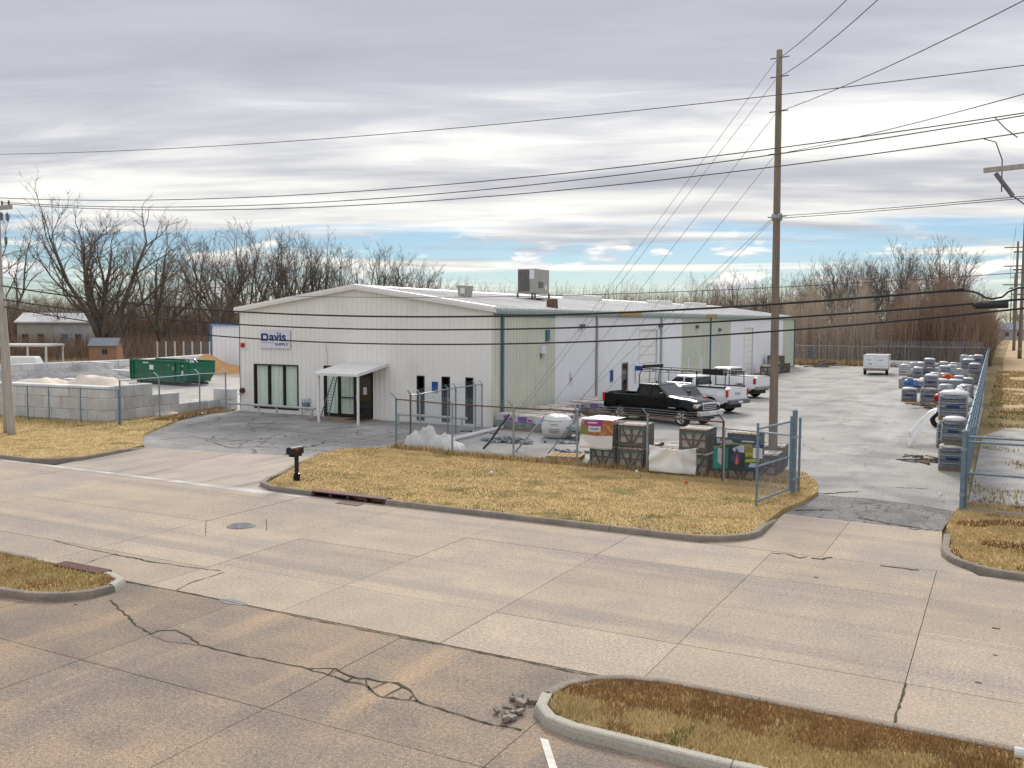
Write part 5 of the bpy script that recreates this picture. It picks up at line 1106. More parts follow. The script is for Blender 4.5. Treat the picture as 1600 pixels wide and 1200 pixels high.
for i in range(26): link('slate', random.choice(SH), c, (rnd(-.4,.4),rnd(-.25,.25),.05+rnd(0,.5)), rnd(0,6))
A = G(893,686); B = atY(865,652,A.y+.7); tag(MB().path([A+Vector((0,0,.05)),B],.065,4).build('timber_post','timber'), 'rough timber post leaning between the two bulk bags', 'timber')
# ---------------------------------------------------------------- shrink-wrapped pallets along the blue fence
def make_wrapped(kind):
    t = thing('wrapped_pallet', '', 'pallet', (0,0,0)); m = {'grey':'wrap_grey','blue':'wrap_blue','white':'wrap_white','tan':'wrap_tan'}[kind]
    for y in (-.42,0,.42): MB().b2(-.52,.52,y-.05,y+.05,0,.10).build('stringer','pallet_wood',t)
    MB().b2(-.54,.54,-.5,.5,.101,.125).build('deck','pallet_wood',t)
    for k in range(5):
        q = rnd(-.015,.015); MB().b2(-.5+q,.5+q,-.47,.47,.127+k*.16,.127+k*.16+.155).build('bag_layer',m,t,bevel=.04)
    mb = MB(); mb.lathe([(.68,.93),(.66,1.0),(.45,1.07),(.1,1.10)], n=12); o = mb.build('cap_sheet', random.choice(('wrap_white','wrap_blue','film')), t, smooth=True); o.scale = (.80,.76,1)
    for k in random.sample(range(5),2):
        MB().b2(-.3+rnd(-.1,.3),rnd(.05,.3),-.484,-.472,.15+k*.16,.15+k*.16+.09).build('bag_print', random.choice(('wrap_blue','film_grey','wrap_blue','film_grey','logo_navy')), t)
    for z in (.3,.62): MB().b2(-.525,.525,-.495,.495,z,z+.035).build('film_band','film_grey',t)
    for sx in (-1,1): MB().b2(sx*.50-.03,sx*.50+.03,-.50,-.47,.13,.93).build('film_fold','film_grey',t)
    return t
random.seed(41); WP = {k: make_wrapped(k) for k in ('grey','blue','white','tan')}; wu = {}
LBL = {'grey':'grey shrink-wrapped pallet of bags in the rows by the blue fence','blue':'blue-printed shrink-wrapped pallet of bags in the rows by the blue fence','white':'white shrink-wrapped pallet of bags in the rows by the blue fence','tan':'tan stone-filled pallet in the rows by the blue fence'}
def wrapped(x, y, z, kind, label=None, rz=0.0, sc=1.0):
    o = WP[kind] if kind not in wu else copy_tree(WP[kind]); wu[kind] = 1; o.location = (x,y,z); o.rotation_euler.z = rz+rnd(-.1,.1); o.scale = (sc*rnd(.86,1.08),sc*rnd(.86,1.05),sc*rnd(.88,1.06)); o.rotation_euler.x = rnd(-.02,.02); o.rotation_euler.y = rnd(-.025,.025)
    if label and label[0] == '@': label = {'single':LBL[kind].replace('in the rows','standing single in the rows'),'lower':LBL[kind].replace('in the rows','under another in the rows'),'upper':LBL[kind].replace('in the rows','stacked upon another in the rows')}[label[1:]]; gr_ = True
    else: gr_ = not label
    o['label'] = label or LBL[kind]; o['group'] = 'wrapped pallets by the blue fence' if gr_ else 'stacked pallets beside the gate end of the blue fence'
wrapped(-1.42,34.6,0,'grey','lower dark grey wrapped pallet at the gate end of the blue fence',sc=.82); wrapped(-1.42,34.6,.92,'grey','upper dark grey wrapped pallet at the gate end of the blue fence',sc=.82)
wrapped(-1.75,40.9,0,'grey','lower grey wrapped pallet beside the trailing white film',sc=1.0); wrapped(-1.75,40.9,1.12,'grey','upper grey wrapped pallet beside the trailing white film',sc=1.05)
ROWS = [ (1419,627,1,'grey'),(1453,631,2,'grey'),(1413,606,2,'tan'),(1432,612,1,'grey'),(1445,607,1,'white'),(1477,622,1,'white'),(1487,632,1,'grey'),(1470,612,1,'blue'),(1492,612,1,'blue'),(1508,622,1,'white'),(1460,598,1,'white'),(1476,600,1,'tan'),(1498,602,1,'grey'),(1512,606,1,'grey'),
         (1425,588,1,'blue'),(1433,590,1,'grey'),(1451,590,2,'grey'),(1463,588,1,'white'),(1475,588,1,'blue'),(1488,586,1,'white'),(1501,590,1,'white'),(1512,592,2,'white'),(1524,600,2,'tan'),(1440,580,1,'blue'),(1459,580,1,'blue'),(1474,579,1,'blue'),(1490,579,1,'white'),(1506,580,2,'white'),(1518,582,2,'white'),(1529,584,2,'white'),(1426,577,1,'white'),(1448,574,1,'white')]
for px, py, n_, k in ROWS:
    c = G(px, py+1); c.x = min(c.x, -.85-.0097*(c.y-26.5)-.72)
    for z in range(n_): wrapped(c.x, c.y+.5, z*.95, k if z == 0 else random.choice((k,'white','grey')), '@'+('single','lower','upper')[0 if n_ == 1 else 1+z], rnd(-.25,.25), rnd(.74,.98))
fl = thing('trailing_film', 'torn sheet of clear white film trailing from a pallet stack', 'plastic film', (-2.35,40.8,0))
def f4(u, v): return (-.95*u**1.1-.05*sin(9*v)*u, -.35+.7*v+.15*sin(5*u)-.3*u, 1.55-.9*u**1.4-(.55*(1-v))*(.3+u)+.05*sin(12*v+6*u))
cloth('sheet','film',f4,18,14,fl)
tl = lump('torn_bag','film',[(0,0,1.9,.5),(.25,-.1,1.6,.4),(-.2,.15,1.6,.4),(.15,-.1,1.25,.32),(0,.1,2.1,.35)],None,5); tl.location = (-1.62,44.2,0); tag(tl,'torn white bag bulging over the blue fence on a pallet stack','torn bag'); wrapped(-1.85,44.3,0,'grey')
c = G(1448,722); jk = thing('scrap_heap', 'low heap of weathered scrap boards and rubble near the gate', 'scrap', (c.x,c.y,0))
for i in range(16): MB().box((rnd(-.7,.6),rnd(-.35,.35),rnd(.04,.2)),(rnd(.2,.8),rnd(.08,.16),rnd(.03,.08)),rnd(0,3),rx=rnd(-.2,.2),ry=rnd(-.2,.2)).build('board',random.choice(('crate_wood','kerb','pallet_wood')),jk)
c = G(1450,638); jk = thing('scrap_heap', 'broken pallet with loose rubble before the two-high grey stack', 'scrap', (c.x-.3,c.y,0))
for i in range(14): MB().box((rnd(-.7,.7),rnd(-.5,.5),rnd(.05,.3)),(rnd(.2,.9),rnd(.08,.2),rnd(.04,.1)),rnd(0,3)).build('board',random.choice(('crate_wood','kerb','pallet_wood')),jk)
c = G(1469,668); wt = thing('cable_reel', 'dark upright tyre leaning against a pallet stack', 'tyre', (c.x-.05,c.y+.1,.36)); mb = MB(); n=20; R_,r_=.30,.12
mb.add([((R_+r_*cos(b*2*pi/8))*cos(a*2*pi/n), r_*sin(b*2*pi/8), (R_+r_*cos(b*2*pi/8))*sin(a*2*pi/n)) for a in range(n) for b in range(8)], [(a*8+b,a*8+(b+1)%8,((a+1)%n)*8+(b+1)%8,((a+1)%n)*8+b) for a in range(n) for b in range(8)]); mb.build('tread','tyre',wt,smooth=True); wt.name = 'old_car_tyre'
for px,py,m,lb in ((1422,606,'tarp_blue','crumpled blue tarp on top of a wrapped pallet'),(1471,619,'red','red printed bags on a low pallet'),(1480,583,'orange','orange sheet caught between wrapped pallets')):
    c = G(px,py+20); q = lump('tarp', m, [(-.2,0,.15,.4),(.25,.1,.2,.35),(0,-.1,.35,.28)], None, 2); q.location = (c.x,c.y,.95 if m == 'tarp_blue' else .45); tag(q, lb, 'tarp')
bl = link('concrete_block', BLK, None, (-10.2,112.6,0), 0); bl.scale = (3.2,1,1.2); tag(bl,'long pale concrete barrier against the back fence','barrier')
# masonry and scrap at the far corner of the warehouse
for x, y, z, lb in ((-19.9,92.5,0,'lower stone-filled crate near the far roller door'),(-19.9,92.5,CH,'upper stone-filled crate near the far roller door'),(-19.2,86.5,0,'stone-filled crate behind the white pickup tailgate'),(-19.6,88.4,0,'lower crate between the white pickup and far roller door'),(-19.7,94.3,0,'crate at the end of the wall by the far corner')): crate(x,y,z,lb,sc=(1.5,1.3,1.25))
ls = thing('pipe_scrap', 'rusty steel scrap and dark pipes lying by the far corner', 'scrap', (-18.6,106.5,0))
for i in range(12): a = Vector((rnd(-1.5,1),rnd(-2,2),rnd(.05,.3))); MB().tube(a,a+Vector((rnd(1,2.6),rnd(-1.2,1.2),rnd(-.05,.7))),rnd(.04,.08),n=6).build('pipe',random.choice(('rust','iron','rust')),ls)
# ================================================================ VEHICLES
def lerpk(keys, x):
    if x <= keys[0][0]: return keys[0][1]
    for a, b in zip(keys, keys[1:]):
        if x <= b[0]: return a[1]+(b[1]-a[1])*(x-a[0])/(b[0]-a[0]) if b[0] > a[0] else b[1]
    return keys[-1][1]
def crease(o, ang=32):
    q = o.modifiers.new('crease','EDGE_SPLIT'); q.split_angle = radians(ang); return o
WH = {}
def wheel(t, x, y, r, w, rim, spokes=6):
    k = (r, w, rim, spokes)
    if k not in WH:
        mb = MB(); pr = [(r*.66,-w/2),(r*.93,-w/2),(r,-w*.32),(r,w*.32),(r*.93,w/2),(r*.66,w/2)]; n = 30; vs = [(p[0]*cos(2*pi*i/n),p[1],p[0]*sin(2*pi*i/n)) for p in pr for i in range(n)]
        mb.add(vs,[(j*n+i,j*n+(i+1)%n,(j+1)*n+(i+1)%n,(j+1)*n+i) for j in range(5) for i in range(n)]); ty = mb.mesh('wheel','tyre',True)
        rb = MB(); R = r*.66; yo = -w*.36
        def cyl(r0,y0,r1,y1,m,n=30): rb.add([(q*cos(2*pi*i/n),yy,q*sin(2*pi*i/n)) for q,yy in ((r0,y0),(r1,y1)) for i in range(n)],[(i,(i+1)%n,n+(i+1)%n,n+i) for i in range(n)],m)
        cyl(R,-w/2+.005,R*.90,yo,rim); cyl(R*.90,yo,R*.86,yo+.12,rim); cyl(R*.86,yo+.12,.02,yo+.13,'plastic_black'); cyl(.075,yo+.02,.07,yo-.01,rim); cyl(.07,yo-.01,.005,yo-.012,'alloy_dark')
        for i in range(spokes):
            a = 2*pi*i/spokes; c_, s_ = cos(a), sin(a); d = lambda u,v,yy: (u*c_-v*s_, yy, u*s_+v*c_)
            rb.add([d(.05,-.035,yo),d(.05,.035,yo),d(R*.92,.055,yo-.01),d(R*.92,-.055,yo-.01),d(.05,-.035,yo+.05),d(.05,.035,yo+.05),d(R*.92,.055,yo+.05),d(R*.92,-.055,yo+.05)],[(0,1,2,3),(0,4,5,1),(1,5,6,2),(2,6,7,3),(3,7,4,0)],rim)
        WH[k] = (ty, rb.mesh('rim'))
    o = link('wheel', WH[k][0], t, (x,y,r)); c = link('rim', WH[k][1], o)
    if y > 0: o.rotation_euler.z = pi
    return o
def vehicle(name, label, loc, rz, P):
    t = thing(name, label, P.get('cat','pickup'), (loc[0],loc[1],0), rz); wb_, R = P['wb'], P['R']; xr, xf = -wb_/2, wb_/2; paint = P['paint']
    x0, x1 = P['x0'], P['x1']; ar = R+.10
    xs = set([x0,x1]+[k[0] for k in P['top']]+[k[0] for k in P['wid']])
    q = x0
    while q < x1: xs.add(round(q,3)); q += .16
    for c in (xr,xf):
        for i in range(13): xs.add(round(c-ar*cos(pi*i/12),4))
    bed = P.get('bed')
    xs = sorted(x for x in xs if x0 <= x <= x1); st = []
    for x in xs:
        st.append((x, bool(bed and bed[0] < x < bed[1])))
        if bed and abs(x-bed[0]) < 1e-6: st.append((x, True))
    if bed:
        st = [(x, f) for x, f in st if abs(x-bed[1]) > 1e-6]
        i = max(k for k, s_ in enumerate(st) if s_[0] < bed[1]); st[i+1:i+1] = [(bed[1],True),(bed[1],False)]
    vs = []; K = 8
    for x, b in st:
        w = lerpk(P['wid'],x); zt = lerpk(P['top'],x); zb = P['sill']
        for c in (xr,xf):
            if abs(x-c) < ar: zb = max(zb, R+sqrt(max(0,ar*ar-(x-c)**2))*.98)
        if x < x0+.2: zb = max(zb, P.get('zrear',.55))
        if x > x1-.25: zb = max(zb, P.get('zfront',.5))
        fl = 0.0
        for c in (xr,xf): fl = max(fl, P.get('flare',.03)*max(0,1-((x-c)/(ar*1.25))**2))
        zm = max(zb+.03, zb+(zt-zb)*.42)
        half = [(w*.955+fl,zb),(w+fl,max(zb+.02,zb+(zt-zb)*.18)),(w+fl*.6,zm),(w*.985,zt-.14 if zt-.14 > zm else (zm+zt)/2),(w*.955,zt-.025),(w*.92,zt)]
        if b: half += [(w*.86,zt-.005),(w*.85,P['bedz'])]
        else: half += [(w*.55,zt+P.get('crown',.03)),(w*.1,zt+P.get('crown',.03)*1.3)]
        ring = [(x,-y,z) for y,z in half]+[(x,y,z) for y,z in half[::-1]]; vs += ring
    m = 16; n = len(st); fs = [(i*m+j,i*m+j+1,(i+1)*m+j+1,(i+1)*m+j) for i in range(n-1) for j in range(m-1)]
    fs += [tuple(range(m)), tuple((n-1)*m+j for j in range(m-1,-1,-1))]
    body = crease(MB().add(vs,fs).build('body',paint,t,smooth=True),35)
    # underbody and wheel wells
    MB().b2(x0+.25,x1-.25,-P['W']*.78,P['W']*.78,.30,P['sill']+.10).build('chassis','plastic_black',t)
    for c in (xr,xf): MB().b2(c-ar+.02,c+ar-.02,-P['W']*.80,P['W']*.80,P['sill']+.1,R+ar-.04).build('wheel_well','dark_void',t)
    for c in (xr,xf):
        for s in (-1,1): wheel(t, c, s*(P['W']-.14), R, .27, P['rim'], P.get('spokes',6))
    # greenhouse
    g = P['gh']; zb, zr = g['zb'], g['zr']; wB, wR = g['wB'], g['wR']
    B = [(g['xrb'],zb),(g['xrt'],zr),(g['xft'],zr),(g['xfb'],zb)]
    zc = zr+.045
    vs = [(g['xrb'],-wB,zb-.06),(g['xfb'],-wB,zb-.06),(g['xfb'],wB,zb-.06),(g['xrb'],wB,zb-.06),(g['xrt'],-wR,zr),(g['xft'],-wR,zr),(g['xft'],wR,zr),(g['xrt'],wR,zr)]
    rf = [(g['xrt']+.06,-wR*.72,zc),(g['xft']-.12,-wR*.72,zc),(g['xft']-.12,wR*.72,zc),(g['xrt']+.06,wR*.72,zc)]
    MB().add(vs+rf,[(0,1,5,4),(1,2,6,5),(2,3,7,6),(3,0,4,7),(4,5,9,8),(5,6,10,9),(6,7,11,10),(7,4,8,11),(8,9,10,11)]).build('cab',paint,t,bevel=.035)
    def side_pt(s, x, z):      # point on the side glass plane at height z; x given at belt, squeezed to the roof
        k = (z-zb+.06)/(zr-zb+.06); return Vector((x, s*(wB+(wR-wB)*k+.006), z))
    for s in (-1,1):
        for (a0,a1,b0,b1) in g['side']:       # belt x0,x1 ; roof x0,x1
            z0, z1 = zb+.035, zr-.075
            mb = MB(); mb.add([side_pt(s,a0,z0),side_pt(s,a1,z0),side_pt(s,b1,z1),side_pt(s,b0,z1)],[(0,1,2,3)]); mb.build('side_window',P.get('glass','tinted_glass'),t,fix=False)
    def end_pt(xb_, xt_, y, k, off): z = zb-.06+(zr-zb+.06)*k; x = xb_+(xt_-xb_)*k; return Vector((x+off, y*(wB+(wR-wB)*k), z))
    for nm, xb_, xt_, off, k0 in (('windscreen',g['xfb'],g['xft'],.012,.12),('rear_window',g['xrb'],g['xrt'],-.008,.22)):
        mb = MB(); mb.add([end_pt(xb_,xt_,-.88,k0,off),end_pt(xb_,xt_,.88,k0,off),end_pt(xb_,xt_,.86,.92,off),end_pt(xb_,xt_,-.86,.92,off)],[(0,1,2,3)]); mb.build(nm,'dark_glass' if nm == 'windscreen' else 'tinted_glass',t,fix=False)
    for s in (-1,1):
        mx = P.get('mirror', g['xfb']-.35); MB().box((mx,s*(wB+.16),zb+.10),(.12,.24,.20)).build('mirror',P.get('mirror_m','plastic_black'),t,bevel=.03)
        for x in P.get('handles',()): MB().box((x,s*(P['W']+.012),zb-.16),(.18,.03,.035)).build('door_handle',P.get('handle_m',paint),t)
        for x in P.get('seams',()): MB().box((x,s*(P['W']+.001),(P['sill']+zb)/2+.06),(.012,.012,zb-P['sill']-.16)).build('door_gap','plastic_black',t)
        for (x,z,dx,dz) in P.get('tail',()): MB().box((x,s*(P['W']*.955),z),(dx,.13,dz)).build('tail_lamp','lamp_red',t,bevel=.02)
        for (x,z,dx,dz) in P.get('head',()): MB().box((x,s*(P['W']*.78),z),(dx,.38,dz)).build('headlamp','lamp_clear',t,bevel=.03); MB().box((x-.02,s*(P['W']*.93),z-.02),(dx*.8,.09,dz*.7)).build('indicator','lamp_amber',t,bevel=.01)
        if P.get('cladding'): 
            for c in (xr,xf):
                mb = MB(); n = 14; vs = []
                for i in range(n+1):
                    a = pi*i/n; 
                    for rr, oo in ((ar-.005,0),(ar+.07,0)): vs.append((c+rr*cos(a), s*(P['W']+P.get('flare',.03)+.012), R+rr*sin(a)*.98))
                mb.add(vs,[(2*i,2*i+1,2*i+3,2*i+2) for i in range(n)]); mb.build('arch_trim',P['cladding'],t,fix=False)
    return t
def bumper(t, x, w, z, h, d, m, name='bumper'): return MB().box((x,0,z),(d,w,h)).build(name,m,t,bevel=.04)
RZ = radians(-18.3)
ram = vehicle('black_pickup', 'glossy black crew-cab pickup with chrome bumper and alloy wheels', (-15.05,44.15), RZ, dict(wb=3.75,R=.41,W=1.0,x0=-3.02,x1=2.82,sill=.50,paint='paint_black',rim='alloy',spokes=6,bed=(-2.93,-1.02),bedz=.82,
    top=[(-3.02,1.34),(-1.02,1.38),(1.05,1.36),(1.15,1.34),(2.0,1.27),(2.55,1.17),(2.82,.98)],wid=[(-3.02,.965),(-2.6,1.0),(2.0,1.0),(2.5,.97),(2.82,.86)],crown=.05,
    gh=dict(zb=1.36,zr=1.90,wB=.955,wR=.74,xrb=-1.0,xrt=-.86,xft=.28,xfb=1.12,side=[(-.80,-.06,-.72,-.08),(.02,.86,.0,.30)]),mirror=.78,handles=(-.55,.32),seams=(-.02,1.02,-.98),tail=[(-2.99,1.16,.14,.42)],head=[(2.66,1.0,.22,.17)],zfront=.62,zrear=.62))
bumper(ram,2.86,1.92,.66,.24,.22,'chrome'); bumper(ram,2.80,1.7,.50,.14,.16,'plastic_black','air_dam'); gq = MB().box((2.80,0,.98),(.10,1.12,.34)).build('grille','chrome',ram,bevel=.04)
for z in (.88,.97,1.06): MB().box((2.857,0,z),(.02,1.0,.05)).build('slot','plastic_black',gq)
MB().b2(-3.22,-3.0,-.9,.9,.56,.74).build('rear_bumper','chrome',ram,bevel=.03); MB().box((1.35,-1.012,.86),(.42,.012,.05)).build('badge','alloy',ram); MB().tube((-.55,.3,1.95),(-.6,.3,2.03),.03).build('antenna','plastic_black',ram)
for x in (2.86,): MB().b2(2.973,2.985,-.26,.26,.62,.74).build('number_plate','sign_white',ram)
RF_ = radians(161.7)
suv = vehicle('grey_suv', 'dark grey sport utility car parked between the black and white pickups', (-16.25,47.55), RF_, dict(cat='car',wb=2.70,R=.36,W=.93,x0=-2.28,x1=2.35,sill=.34,paint='paint_grey',rim='alloy',spokes=5,
    top=[(-2.28,1.02),(-2.05,1.08),(.9,1.05),(1.05,1.03),(1.9,.94),(2.35,.74)],wid=[(-2.28,.82),(-1.9,.92),(1.7,.93),(2.35,.74)],
    gh=dict(zb=1.07,zr=1.66,wB=.87,wR=.66,xrb=-2.18,xrt=-1.72,xft=.25,xfb=1.12,side=[(-1.75,-1.12,-1.55,-1.05),(-1.05,-.22,-1.0,-.2),(-.14,.80,-.13,.28)]),seams=(-.18,.9),handles=(-.95,-.05),tail=[(-2.12,1.0,.34,.19)],head=[(2.15,.78,.24,.13)],zfront=.4,zrear=.45,cladding='plastic_black'))
bumper(suv,-2.29,1.62,.52,.26,.16,'plastic_black','rear_bumper'); MB().box((-2.335,0,.84),(.03,.52,.12)).build('number_plate','sign_white',suv); bumper(suv,2.34,1.4,.5,.2,.12,'plastic_black','front_bumper')
for s in (-1,1): MB().tube((-1.5,s*.58,1.745),(.1,s*.58,1.745),.02,n=6).build('roof_rail','alloy',suv)
ford = vehicle('white_work_truck', 'white work pickup carrying a long black ladder rack', (-15.72,51.0), RF_, dict(wb=4.0,R=.42,W=1.01,x0=-3.1,x1=2.95,sill=.56,paint='paint_white',rim='alloy_dark',spokes=8,bed=(-3.0,-.95),bedz=.92,
    top=[(-3.1,1.42),(-.95,1.44),(1.1,1.42),(1.25,1.40),(2.5,1.30),(2.8,1.18),(2.95,1.05)],wid=[(-3.1,.98),(-2.7,1.01),(2.5,1.01),(2.95,.92)],flare=.05,
    gh=dict(zb=1.42,zr=1.97,wB=.95,wR=.76,xrb=-.92,xrt=-.84,xft=.42,xfb=1.15,side=[(-.74,-.20,-.70,-.20),(-.10,.92,-.10,.42)]),seams=(-.15,1.1,-.93),handles=(.05,),tail=[(-3.07,1.16,.12,.40)],zrear=.66,zfront=.6,mirror=.85))
bumper(ford,-3.2,1.95,.68,.24,.22,'iron','rear_bumper'); MB().box((-3.115,0,1.12),(.02,.5,.12)).build('badge','alloy',ford); MB().b2(-3.318,-3.31,-.2,.2,.62,.74).build('number_plate','sign_white',ford); bumper(ford,3.0,1.9,.7,.25,.2,'chrome','front_bumper')
for s in (-1,1): MB().b2(-2.95,-1.0,s*.95-.05,s*.95+.05,1.425,1.50).build('rail_cap','plastic_black',ford)
rk = thing('ladder_rack', 'black steel ladder rack standing over the white work truck', 'ladder rack', (-15.72,51.0,0), RF_); zz_ = 2.30
def rt(a,b,r=.026,nm='bar'): MB().tube(a,b,r,n=6).build(nm,'plastic_black',rk)
for s in (-1,1):
    rt((-3.0,s*.9,zz_),(2.75,s*.9,zz_)); rt((-3.0,s*.9,zz_-.17),(2.75,s*.9,zz_-.17),.018); rt((2.75,s*.9,zz_),(2.95,s*.92,1.9)); rt((2.95,s*.92,1.9),(2.98,s*.92,.82))
    for x in (-2.9,-1.95,-1.05): rt((x,s*.93,1.5),(x,s*.9,zz_),.026,'upright')
    for x in (-2.0,-1.0,0,1.0,2.0): rt((x,s*.9,zz_-.17),(x,s*.9,zz_),.014,'strut')
    rt((2.2,s*.9,zz_-.1),(2.25,s*.95,1.25),.02,'upright')
for x in (-2.9,-1.95,-1.05,0,1.0,2.0,2.72): rt((x,-.9,zz_-.09),(x,.9,zz_-.09),.022,'crossbar')
MB().b2(2.62,2.75,-.9,.9,zz_,zz_+.2).build('end_screen','plastic_black',rk)
MB().b2(-2.75,-1.45,.89,.93,zz_-.19,zz_+.14).build('side_screen','plastic_black',rk)
tit = vehicle('white_pickup', 'newer white pickup with grey wheel-arch trim near the crates', (-16.7,62.0), RF_, dict(wb=3.6,R=.42,W=1.0,x0=-2.9,x1=2.85,sill=.56,paint='paint_white',rim='alloy',spokes=6,bed=(-2.82,-.98),bedz=.92,
    top=[(-2.9,1.40),(-.98,1.42),(1.1,1.38),(2.3,1.27),(2.85,1.05)],wid=[(-2.9,.97),(-2.5,1.0),(2.4,1.0),(2.85,.9)],flare=.05,cladding='paint_silver',
    gh=dict(zb=1.40,zr=1.94,wB=.95,wR=.76,xrb=-.95,xrt=-.85,xft=.35,xfb=1.1,side=[(-.76,-.05,-.70,-.05),(.04,.88,.04,.36)]),seams=(0,1.05,-.96),handles=(-.5,.35),tail=[(-2.86,1.17,.16,.40)],zrear=.66,zfront=.6))
bumper(tit,-2.99,1.9,.70,.22,.2,'paint_silver','rear_bumper'); MB().box((-3.15,0,.62),(.3,.1,.1)).build('tow_hitch','iron',tit); MB().b2(-2.8,-1.0,-.88,.88,1.40,1.45).build('bed_cover','plastic_black',tit)
for s in (-1,1): MB().b2(-2.6,2.4,s*1.0-.02,s*1.0+.045,.50,.64).build('lower_trim','paint_silver',tit)
# service-body trailer
trl = thing('service_trailer', 'white boxy two-wheel trailer parked alone in the yard', 'trailer', (-10.98,96.3,0), radians(3))
MB().b2(-1.1,1.1,-2.3,2.3,.62,1.86).build('box','paint_white',trl,bevel=.04); MB().b2(-1.12,1.12,-2.33,2.3,1.861,1.90).build('lid','paint_white',trl)
for x0_, x1_ in ((-1.0,-.06),(.06,1.0)): dq = MB().b2(x0_,x1_,-2.335,-2.301,.86,1.78).build('rear_door','paint_white',trl,bevel=.01); MB().b2(x0_+.2,x0_+.62,-2.345,-2.336,1.42,1.47).build('vent','iron',dq)
for y in (-1.6,-.4,.8): MB().b2(1.101,1.125,y-.5,y+.5,.8,1.75).build('locker_door','paint_white',trl,bevel=.01)
MB().b2(-.65,-.3,-2.343,-2.336,1.02,1.10).build('badge','iron',trl); MB().b2(-1.1,1.1,-2.45,-2.31,.52,.66).build('bumper','paint_silver',trl)
for x in (-.9,-.3,.3,.9): MB().b2(x-.06,x+.06,-2.46,-2.452,.56,.63).build('marker_lamp','lamp_red',trl)
for s in (-1,1): wheel(trl, s*.98, -1.55, .36, .24, 'alloy_dark') ; MB().b2(s*.98-.16,s*.98+.16,-2.0,-1.1,.74,.80).build('mudguard','paint_white',trl)
for w in [o for o in trl.children if o.name.startswith('wheel')]: w.rotation_euler.z = pi/2 if w.location.x > 0 else -pi/2
MB().b2(-1.0,1.0,-2.2,2.2,.42,.619).build('chassis','iron',trl); MB().tube((0,2.3,.5),(0,3.6,.45),.06).build('drawbar','iron',trl)

# ================================================================ POLES AND WIRES
def pole(name, label, x, y, h, r0, r1, m, lean=(0,0)):
    t = thing(name, label, 'utility pole', (x,y,0)); n = 10
    MB().path([(lean[0]*k,lean[1]*k,-.2+(h+.2)*k) for k in [i/n for i in range(n+1)]],[r0+(r1-r0)*i/n for i in range(n+1)],12).build('shaft',m,t,smooth=True)
    return t
mp = pole('utility_pole', 'tall brown wooden pole with down guys beside the open gate leaf', -6.66, 30.85, 13.75, .15, .092, 'pole_wood', (-.10,0))
PZ = [13.5,12.9,11.8,10.45,8.42]
for z in PZ:
    MB().tube((-.3-.09*z/13.8,0,z),(.3-.09*z/13.8,0,z+.02),.018,n=6).build('bolt','iron',mp); MB().tube((-.15-.09*z/13.8,0,z),(.15-.09*z/13.8,0,z),.13,n=10).build('collar','galv',mp) if z < 9 else None
lp = pole('utility_pole', 'slim grey pole with crossarm behind the thick roadside stub', -37.75, 24.55, 12.1, .12, .08, 'pole_grey', (-.12,0))
ls_ = pole('pole_stub', 'thick weathered pole stub standing at the left roadside', -36.98, 24.3, 6.1, .165, .14, 'pole_grey', (-.42,0))
arm_ = MB().b2(-.9,1.15,-.28,-.16,9.55,9.72).build('crossarm','pole_grey',lp)
for x in (-.6,.55,1.0): MB().lathe([(.02,0),(.05,.06),(.035,.1),(.05,.14),(.02,.2)],(x,-.22,9.72),n=10).build('insulator','iron',lp)
for x, z in ((.45,9.1),(.85,9.05),(.7,8.1)): MB().lathe([(.02,0),(.06,.05),(.06,.3),(.02,.36)],(x,-.2,z),n=10).build('cutout','iron',lp)
MB().path([(.35,-.1,8.0),(.8,-.25,8.05),(.82,-.25,8.35)],.02,5).build('bracket','iron',lp)
rp = pole('utility_pole', 'wooden pole with long grey crossarm at the roadside beyond the gate', 3.3, 24.3, 11.6, .19, .13, 'pole_wood')
ca_ = atY(1537,268,24.3); ca2 = MB(); ca2.tube((ca_.x-3.3,-.15,ca_.z),(1.6,-.45,ca_.z+.22),.075,n=4); ca2.build('crossarm','pole_grey',rp)
for x, z in ((-2.4,9.6),(-1.4,9.75),(.2,9.9)): MB().lathe([(.02,0),(.055,.05),(.04,.1),(.055,.15),(.02,.2)],(x,-.2,ca_.z+.1),n=10).build('insulator','iron',rp)
for x in (-2.9,): MB().tube((ca_.x-3.3+.25,-.15,ca_.z-.08),(ca_.x-3.3+.62,-.15,ca_.z-.62),.05,n=8).build('cutout','iron',rp); MB().path([(ca_.x-3.3+.6,-.15,ca_.z-.6),(ca_.x-3.3+1.3,-.2,ca_.z-1.2),(0,-.1,ca_.z-1.7)],.014,5).build('lead','cable',rp)
def wire(name, label, pts, r, m='cable', x0=None, x1=None, Y=24.3, cat='wire'):
    Q = [atY(p[0],p[1],Y) for p in pts]; xs = [q.x for q in Q]; zs = [q.z for q in Q]
    def z_at(x):      # parabola through three surveyed points
        r_ = 0
        for i in range(3):
            k = zs[i]
            for j in range(3):
                if j != i: k *= (x-xs[j])/(xs[i]-xs[j])
            r_ += k
        return r_
    a, b = (x0 if x0 is not None else -37.4), (x1 if x1 is not None else 3.3); n = 48
    return tag(MB().path([(a+(b-a)*i/n, Y, z_at(a+(b-a)*i/n)) for i in range(n+1)], r, 5).build(name, m, None, smooth=True), label, cat)
wire('overhead_wire', 'single highest wire crossing the street from pole to pole', [(0,241),(800,192),(1600,102)], .011, 'wire_thin')
wire('overhead_wire', 'uppermost of the three power conductors along the street', [(20,310),(800,279),(1590,178)], .014, 'wire_thin', Y=24.0)
wire('overhead_wire', 'middle power conductor of the three along the street', [(20,317),(800,292),(1590,182)], .014, 'wire_thin', Y=24.25)
wire('overhead_wire', 'lowest power conductor of the three along the street', [(60,322),(800,304),(1600,207)], .014, 'wire_thin', Y=24.5)
wire('telecom_cable', 'thick uppermost black telecom cable across the warehouse front', [(0,446),(775,494),(1470,455)], .030, x1=-.9)
